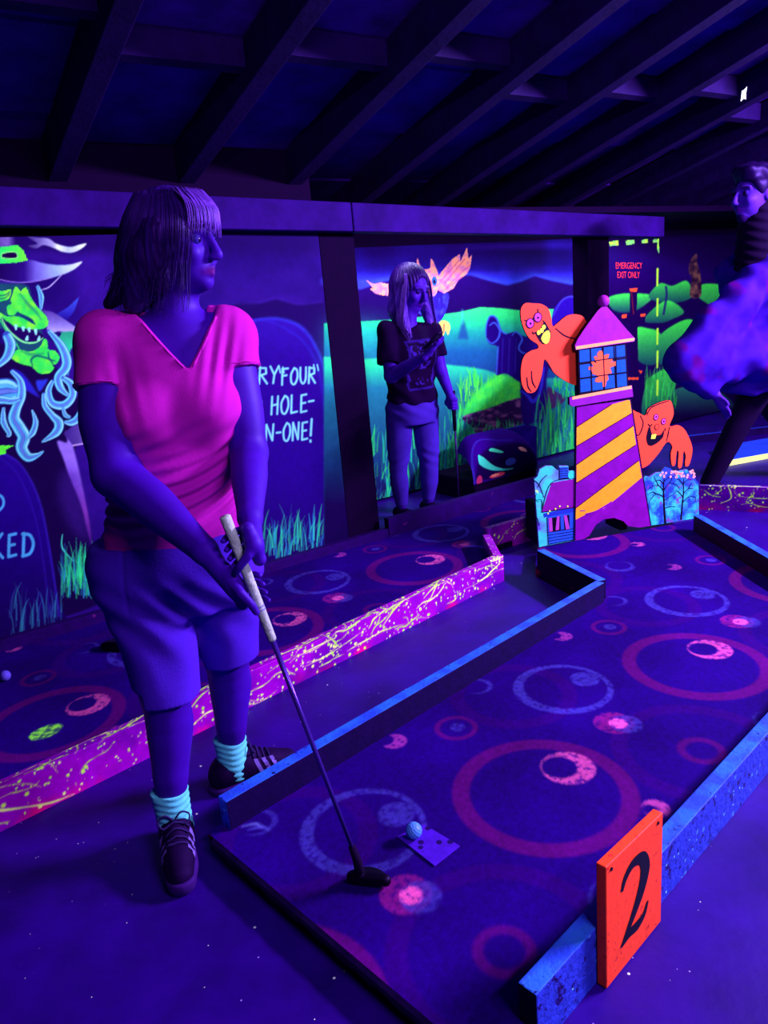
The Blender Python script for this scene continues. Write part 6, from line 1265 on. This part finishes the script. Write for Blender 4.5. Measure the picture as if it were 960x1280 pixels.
for i in range(24): j = (i + 1) % 24; cb.add([P0[i], P0[j], P1[j], P1[i]], [(0, 1, 2, 3)])
co = cb.build('collar', mat('collar_violet', (72, 18, 196), var=0.1), man, smooth=True); co.modifiers.new('thick', 'SOLIDIFY').thickness = 0.006
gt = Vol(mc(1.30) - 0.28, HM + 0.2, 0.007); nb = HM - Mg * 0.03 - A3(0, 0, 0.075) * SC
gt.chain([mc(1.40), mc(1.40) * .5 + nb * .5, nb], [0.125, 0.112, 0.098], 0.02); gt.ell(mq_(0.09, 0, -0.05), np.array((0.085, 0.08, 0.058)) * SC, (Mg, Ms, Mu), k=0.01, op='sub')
gt.warp(lambda X, Y, Z: 0.005 * np.sin(Z * 120 + X * 25 + 2 * np.sin(Y * 20))); solid('neck_shade', gt, m_black, man)  # dark wrap added to stand in for the shade on his neck
tr_ = Vol(mlo, A3(mhi[0], mhi[1], 1.0), 0.010); tr_.stack([(z, mc(z)[:2], a, b) for z, a, b in ((0.74, .17, .13), (0.84, .175, .135), (0.95, .165, .125))], mL, mF, cap=0.01)
for h_, k_, a_ in ((mh1, mk1, ma1), (mh2, mk2, ma2)): tr_.chain([h_, k_, a_ + A3(0, 0, 0.0)], [0.105, 0.072, 0.056], 0.03)
solid('trousers', tr_, mat('black_trousers', (13, 0, 38), rough=0.9, var=0.2), man)
for a_ in (ma1, ma2):
    g0 = A3(a_[0], a_[1], 0); u = Vol(g0 - A3(.25, .25, .01), g0 + A3(.25, .25, .16), 0.006); u.chain([g0 - mF * 0.05 + A3(0, 0, 0.05), g0 + mF * 0.08 + A3(0, 0, 0.045), g0 + mF * 0.17 + A3(0, 0, 0.034)], [0.047, 0.046, 0.034], 0.02); u.field(u.lo, u.lo + u.n * u.h, lambda X, Y, Z: Z - 0.002, 0, 'sub'); solid('shoe', u, m_shoe, man)
mh_ = Vol(HM - 0.24, HM + 0.26, 0.0062); mq = lambda a, b, d: HM + (Mg * a + Ms * b + Mu * d) * SC
mh_.ell(mq(-0.02, 0, 0.040), np.array((0.108, 0.086, 0.090)) * SC, (Mg, Ms, Mu), k=0.02); mh_.ell(mq(0.045, 0, 0.098), np.array((0.060, 0.066, 0.034)) * SC, (Mg, Ms, Mu), k=0.03)
mh_.ell(mq(0.10, 0, -0.03), np.array((0.100, 0.10, 0.095)) * SC, (Mg, Ms, Mu), k=0.01, op='sub'); mh_.ell(mq(-0.01, 0, -0.09), np.array((0.09, 0.12, 0.085)) * SC, (Mg, Ms, Mu), k=0.01, op='sub')
mh_.warp(lambda X, Y, Z: 0.004 * np.sin(X * 75 + Z * 38 + 2 * np.sin(Y * 40)) + 0.003 * np.sin(Y * 95 + Z * 60)); solid('hair', mh_, mat('black_hair', (18, 0, 62), rough=0.5, var=0.4, scale=30, spec=0.4), man, it=1)
bd = Vol(HM - 0.24, HM + 0.2, 0.006); bd.cone(mq(0.02, 0, -0.062), mq(0.062, 0, -0.088), 0.046 * SC, 0.027 * SC, 0.02); bd.ell(mq(0.10, 0, -0.03), np.array((0.055, 0.06, 0.042)) * SC, (Mg, Ms, Mu), k=0.01, op='sub'); bd.field(HM - 0.24, HM + 0.2, lambda X, Y, Z: (HM[2] - 0.055 * SC) - Z + 0 * X, 0.004, 'sub'); solid('beard', bd, mat('dark_beard', (30, 0, 92), rough=0.8, var=0.4, scale=60), man)
